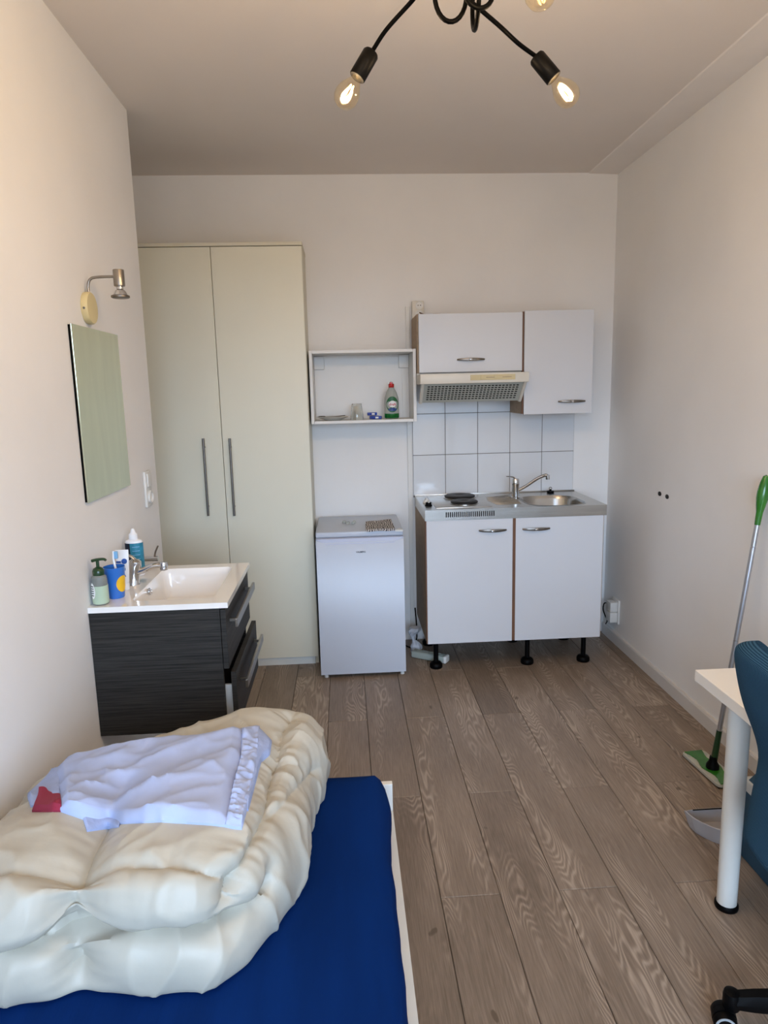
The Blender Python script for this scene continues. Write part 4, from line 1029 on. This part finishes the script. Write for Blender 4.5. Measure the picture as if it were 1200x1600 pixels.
obj('joint', lathe(bm_(), jn, [(.026, -.004), (.025, .015), (.016, .03), (.014, .05), (.001, .05)], 16), 'black_plastic', t, True)
pt = lambda s: jn+ax*(ML*s)
obj('lower_sleeve', cyl(bm_(), pt(.02), pt(.135), .0135, .011, 16), 'dark_green', t, True)
for s0, s1 in ((.135, .45), (.452, .765), (.767, .84)):
    obj('pole_section', cyl(bm_(), pt(s0), pt(s1), .0098, n=16), 'alu', t, True)
obj('grip', lathe(bm_(), pt(.838), [(.0105, 0), (.0115, .02), (.0125, .05), (.017, .075), (.0215, .105), (.0215, .13), (.017, .165), (.010, .19), (.001, .196)], 20, ax), 'green_plastic', t, True)

# dustpan
p0 = at(1083, 1268, 'z', .06)
t = thing('dustpan', (.86, -2.08, 0), 'grey plastic dustpan on the floor behind the desk leg', 'dustpan')
sh = [(.785, -1.985), (.765, -2.03), (.79, -2.085), (.83, -2.125), (.885, -2.14), (.95, -2.12), (.985, -2.07), (.99, -1.99)]
sh = catmull_closed(sh, 4)
BK = [i for i, p in enumerate(sh) if p[1] > -2.0]
def ins(P, k): cx = sum(p[0] for p in P)/len(P); cy = sum(p[1] for p in P)/len(P); return [(cx+(p[0]-cx)*k, cy+(p[1]-cy)*k) for p in P]
L_ = [[(*p, .002) for p in ins(sh, .84)], [(*p, .02) for p in ins(sh, .90)], [(*p, .062 if i not in BK else .05) for i, p in enumerate(ins(sh, 1.0))], [(*p, .064 if i not in BK else .051) for i, p in enumerate(ins(sh, .97))], [(*p, .02) for p in ins(sh, .87)], [(*p, .006) for p in ins(sh, .80)]]
bm = loft(bm_(), L_); obj('pan', bm, 'dustpan', t)
obj('pan_handle', tube(bm_(), [(.845, -2.125, .05), (.84, -2.16, .055), (.838, -2.21, .05)], lambda s: .013, 12, 5, .6), 'dustpan', t, True)
obj('rubber_lip', tube(bm_(), [(.80, -1.99, .052), (.965, -1.99, .052)], .002, 8), 'black', t)

# blue storage box under the desk
t = thing('storage_box', (1.03, -2.6, 0), 'dark teal storage box with pale rim under the desk', 'box')
obj('box_body', box(bm_(), .872, 1.19, -2.49, -2.17, .001, .245, .006), 'box_blue', t)
obj('rim', box(bm_(), .866, 1.195, -2.495, -2.165, .245, .288, .006), 'box_white', t)
bm = prism(bm_(), [(.872, .288), (1.19, .288), (1.19, .40), (.99, .40)], 'y', -2.49, -2.19); obj('lid', bm, 'box_blue', t)

# ================================================================== CEILING LAMP
t = thing('ceiling_lamp', (-.12, -2.58, H), 'black looped-arm ceiling lamp with clear filament bulbs', 'ceiling lamp')
HUB = Vector((-.115, -2.58, 2.50))
obj('canopy', lathe(bm_(), (HUB.x, HUB.y, H), [(.06, -.001), (.06, -.022), (.05, -.028), (.001, -.028)], 36), 'black', t, True)
obj('stem', cyl(bm_(), (HUB.x, HUB.y, H-.027), HUB, .008, n=14), 'black', t, True)
def bulb(c, ax, i, watt=BULB_W):
    ax = ax.normalized()
    hd = obj('lamp_holder', lathe(bm_(), c, [(.006, -.070), (.017, -.069), (.020, -.064), (.0205, -.002), (.019, 0), (.001, 0)], 26, ax), 'black_plastic', t, True)
    b = obj('bulb', lathe(bm_(), c, [(.0125, .0005), (.0135, .007), (.019, .017), (.0265, .031), (.0298, .046), (.0285, .059), (.022, .071), (.011, .078), (.001, .0795)], 30, ax), 'bulb_glass', t, True)
    u, w = frame_of(ax); fm = bm_()
    for k in range(4):
        a = PI/4+k*PI/2; r0, r1 = .0045, .010
        cyl(fm, c+ax*.022+r0*(math.cos(a)*u+math.sin(a)*w), c+ax*.058+r1*(math.cos(a)*u+math.sin(a)*w), .0013, n=6)
    obj('filament', fm, 'filament', b)
    pl = bpy.data.lights.new('bulb_light', 'POINT'); pl.energy = watt; pl.color = BULB_COL; pl.shadow_soft_size = .012
    po = bpy.data.objects.new('bulb_light', pl); COL.objects.link(po); po.parent = t; po.location = c+ax*.042-t.location
YB = -2.36
aL, aR = at(581, 81, 'y', YB), at(837, 88, 'y', YB)          # holder tops
bL, bR = at(547, 140, 'y', YB-.005), at(874, 133, 'y', YB-.01)
dL, dR = (bL-aL).normalized(), (bR-aR).normalized()
a3 = Vector((-.035, -2.80, 2.335)); d3 = Vector((.05, -.25, -1)).normalized()
bulb(aL+dL*.070, dL, 0); bulb(aR+dR*.070, dR, 1)
b3 = at(845, -8, 'y', -2.80); bulb(b3-d3*.056, d3, 2)
def arm(pts): obj('arm', tube(bm_(), pts, .0052, 10, 10), 'black', t, True)
arm([aL, at(604, 46, 'y', -2.385), at(645, 0, 'y', -2.42), at(668, -30, 'y', -2.47), at(705, -62, 'y', -2.53), HUB+Vector((-.012, .01, .0))])
arm([aR, at(810, 68, 'y', YB-.02), at(782, 42, 'y', -2.42), at(752, 16, 'y', -2.45), at(728, -6, 'y', -2.48), at(720, -40, 'y', -2.53), HUB+Vector((.0, .012, -.005))])
a3t = b3-d3*.056-d3*.07
arm([a3t, a3t+Vector((-.01, .03, .07)), a3t.lerp(HUB, .5)+Vector((0, 0, .09)), HUB+Vector((.012, -.01, .02))])
def ring(u, v, ru, rv, y, tw, a0=0, n=26):
    c = at(u, v, 'y', y); s = (c-CAM).dot(FW)/F_PX; pts = []
    for k in range(n+1):
        a = a0+2*PI*k/n; du, dv = ru*math.cos(a)*s, rv*math.sin(a)*s
        pts.append(c+Vector((du*math.cos(tw), du*math.sin(tw), dv)))
    obj('loop', tube(bm_(), pts, .0052, 10), 'black', t, True)
ring(704, -8, 25, 38, -2.50, 0)
ring(748, -14, 24, 24, -2.55, .2)
ring(743.5, -4, 42, 42, -2.50, PI/2-.06)
for (bx, by, bz), d in (((-.42, -2.93, 2.50), Vector((-.5, -.45, -.75))), ((.12, -3.05, 2.52), Vector((.35, -.5, -.8)))):   # two arms reaching back over the bed
    c = Vector((bx, by, bz)); d.normalize(); bulb(c, d, 3, 9.5)
    top = c-d*.07; arm([top, top-d*.06+Vector((0, 0, .01)), top.lerp(HUB, .55)+Vector((0, 0, .07)), HUB+(top-HUB).normalized()*.012])
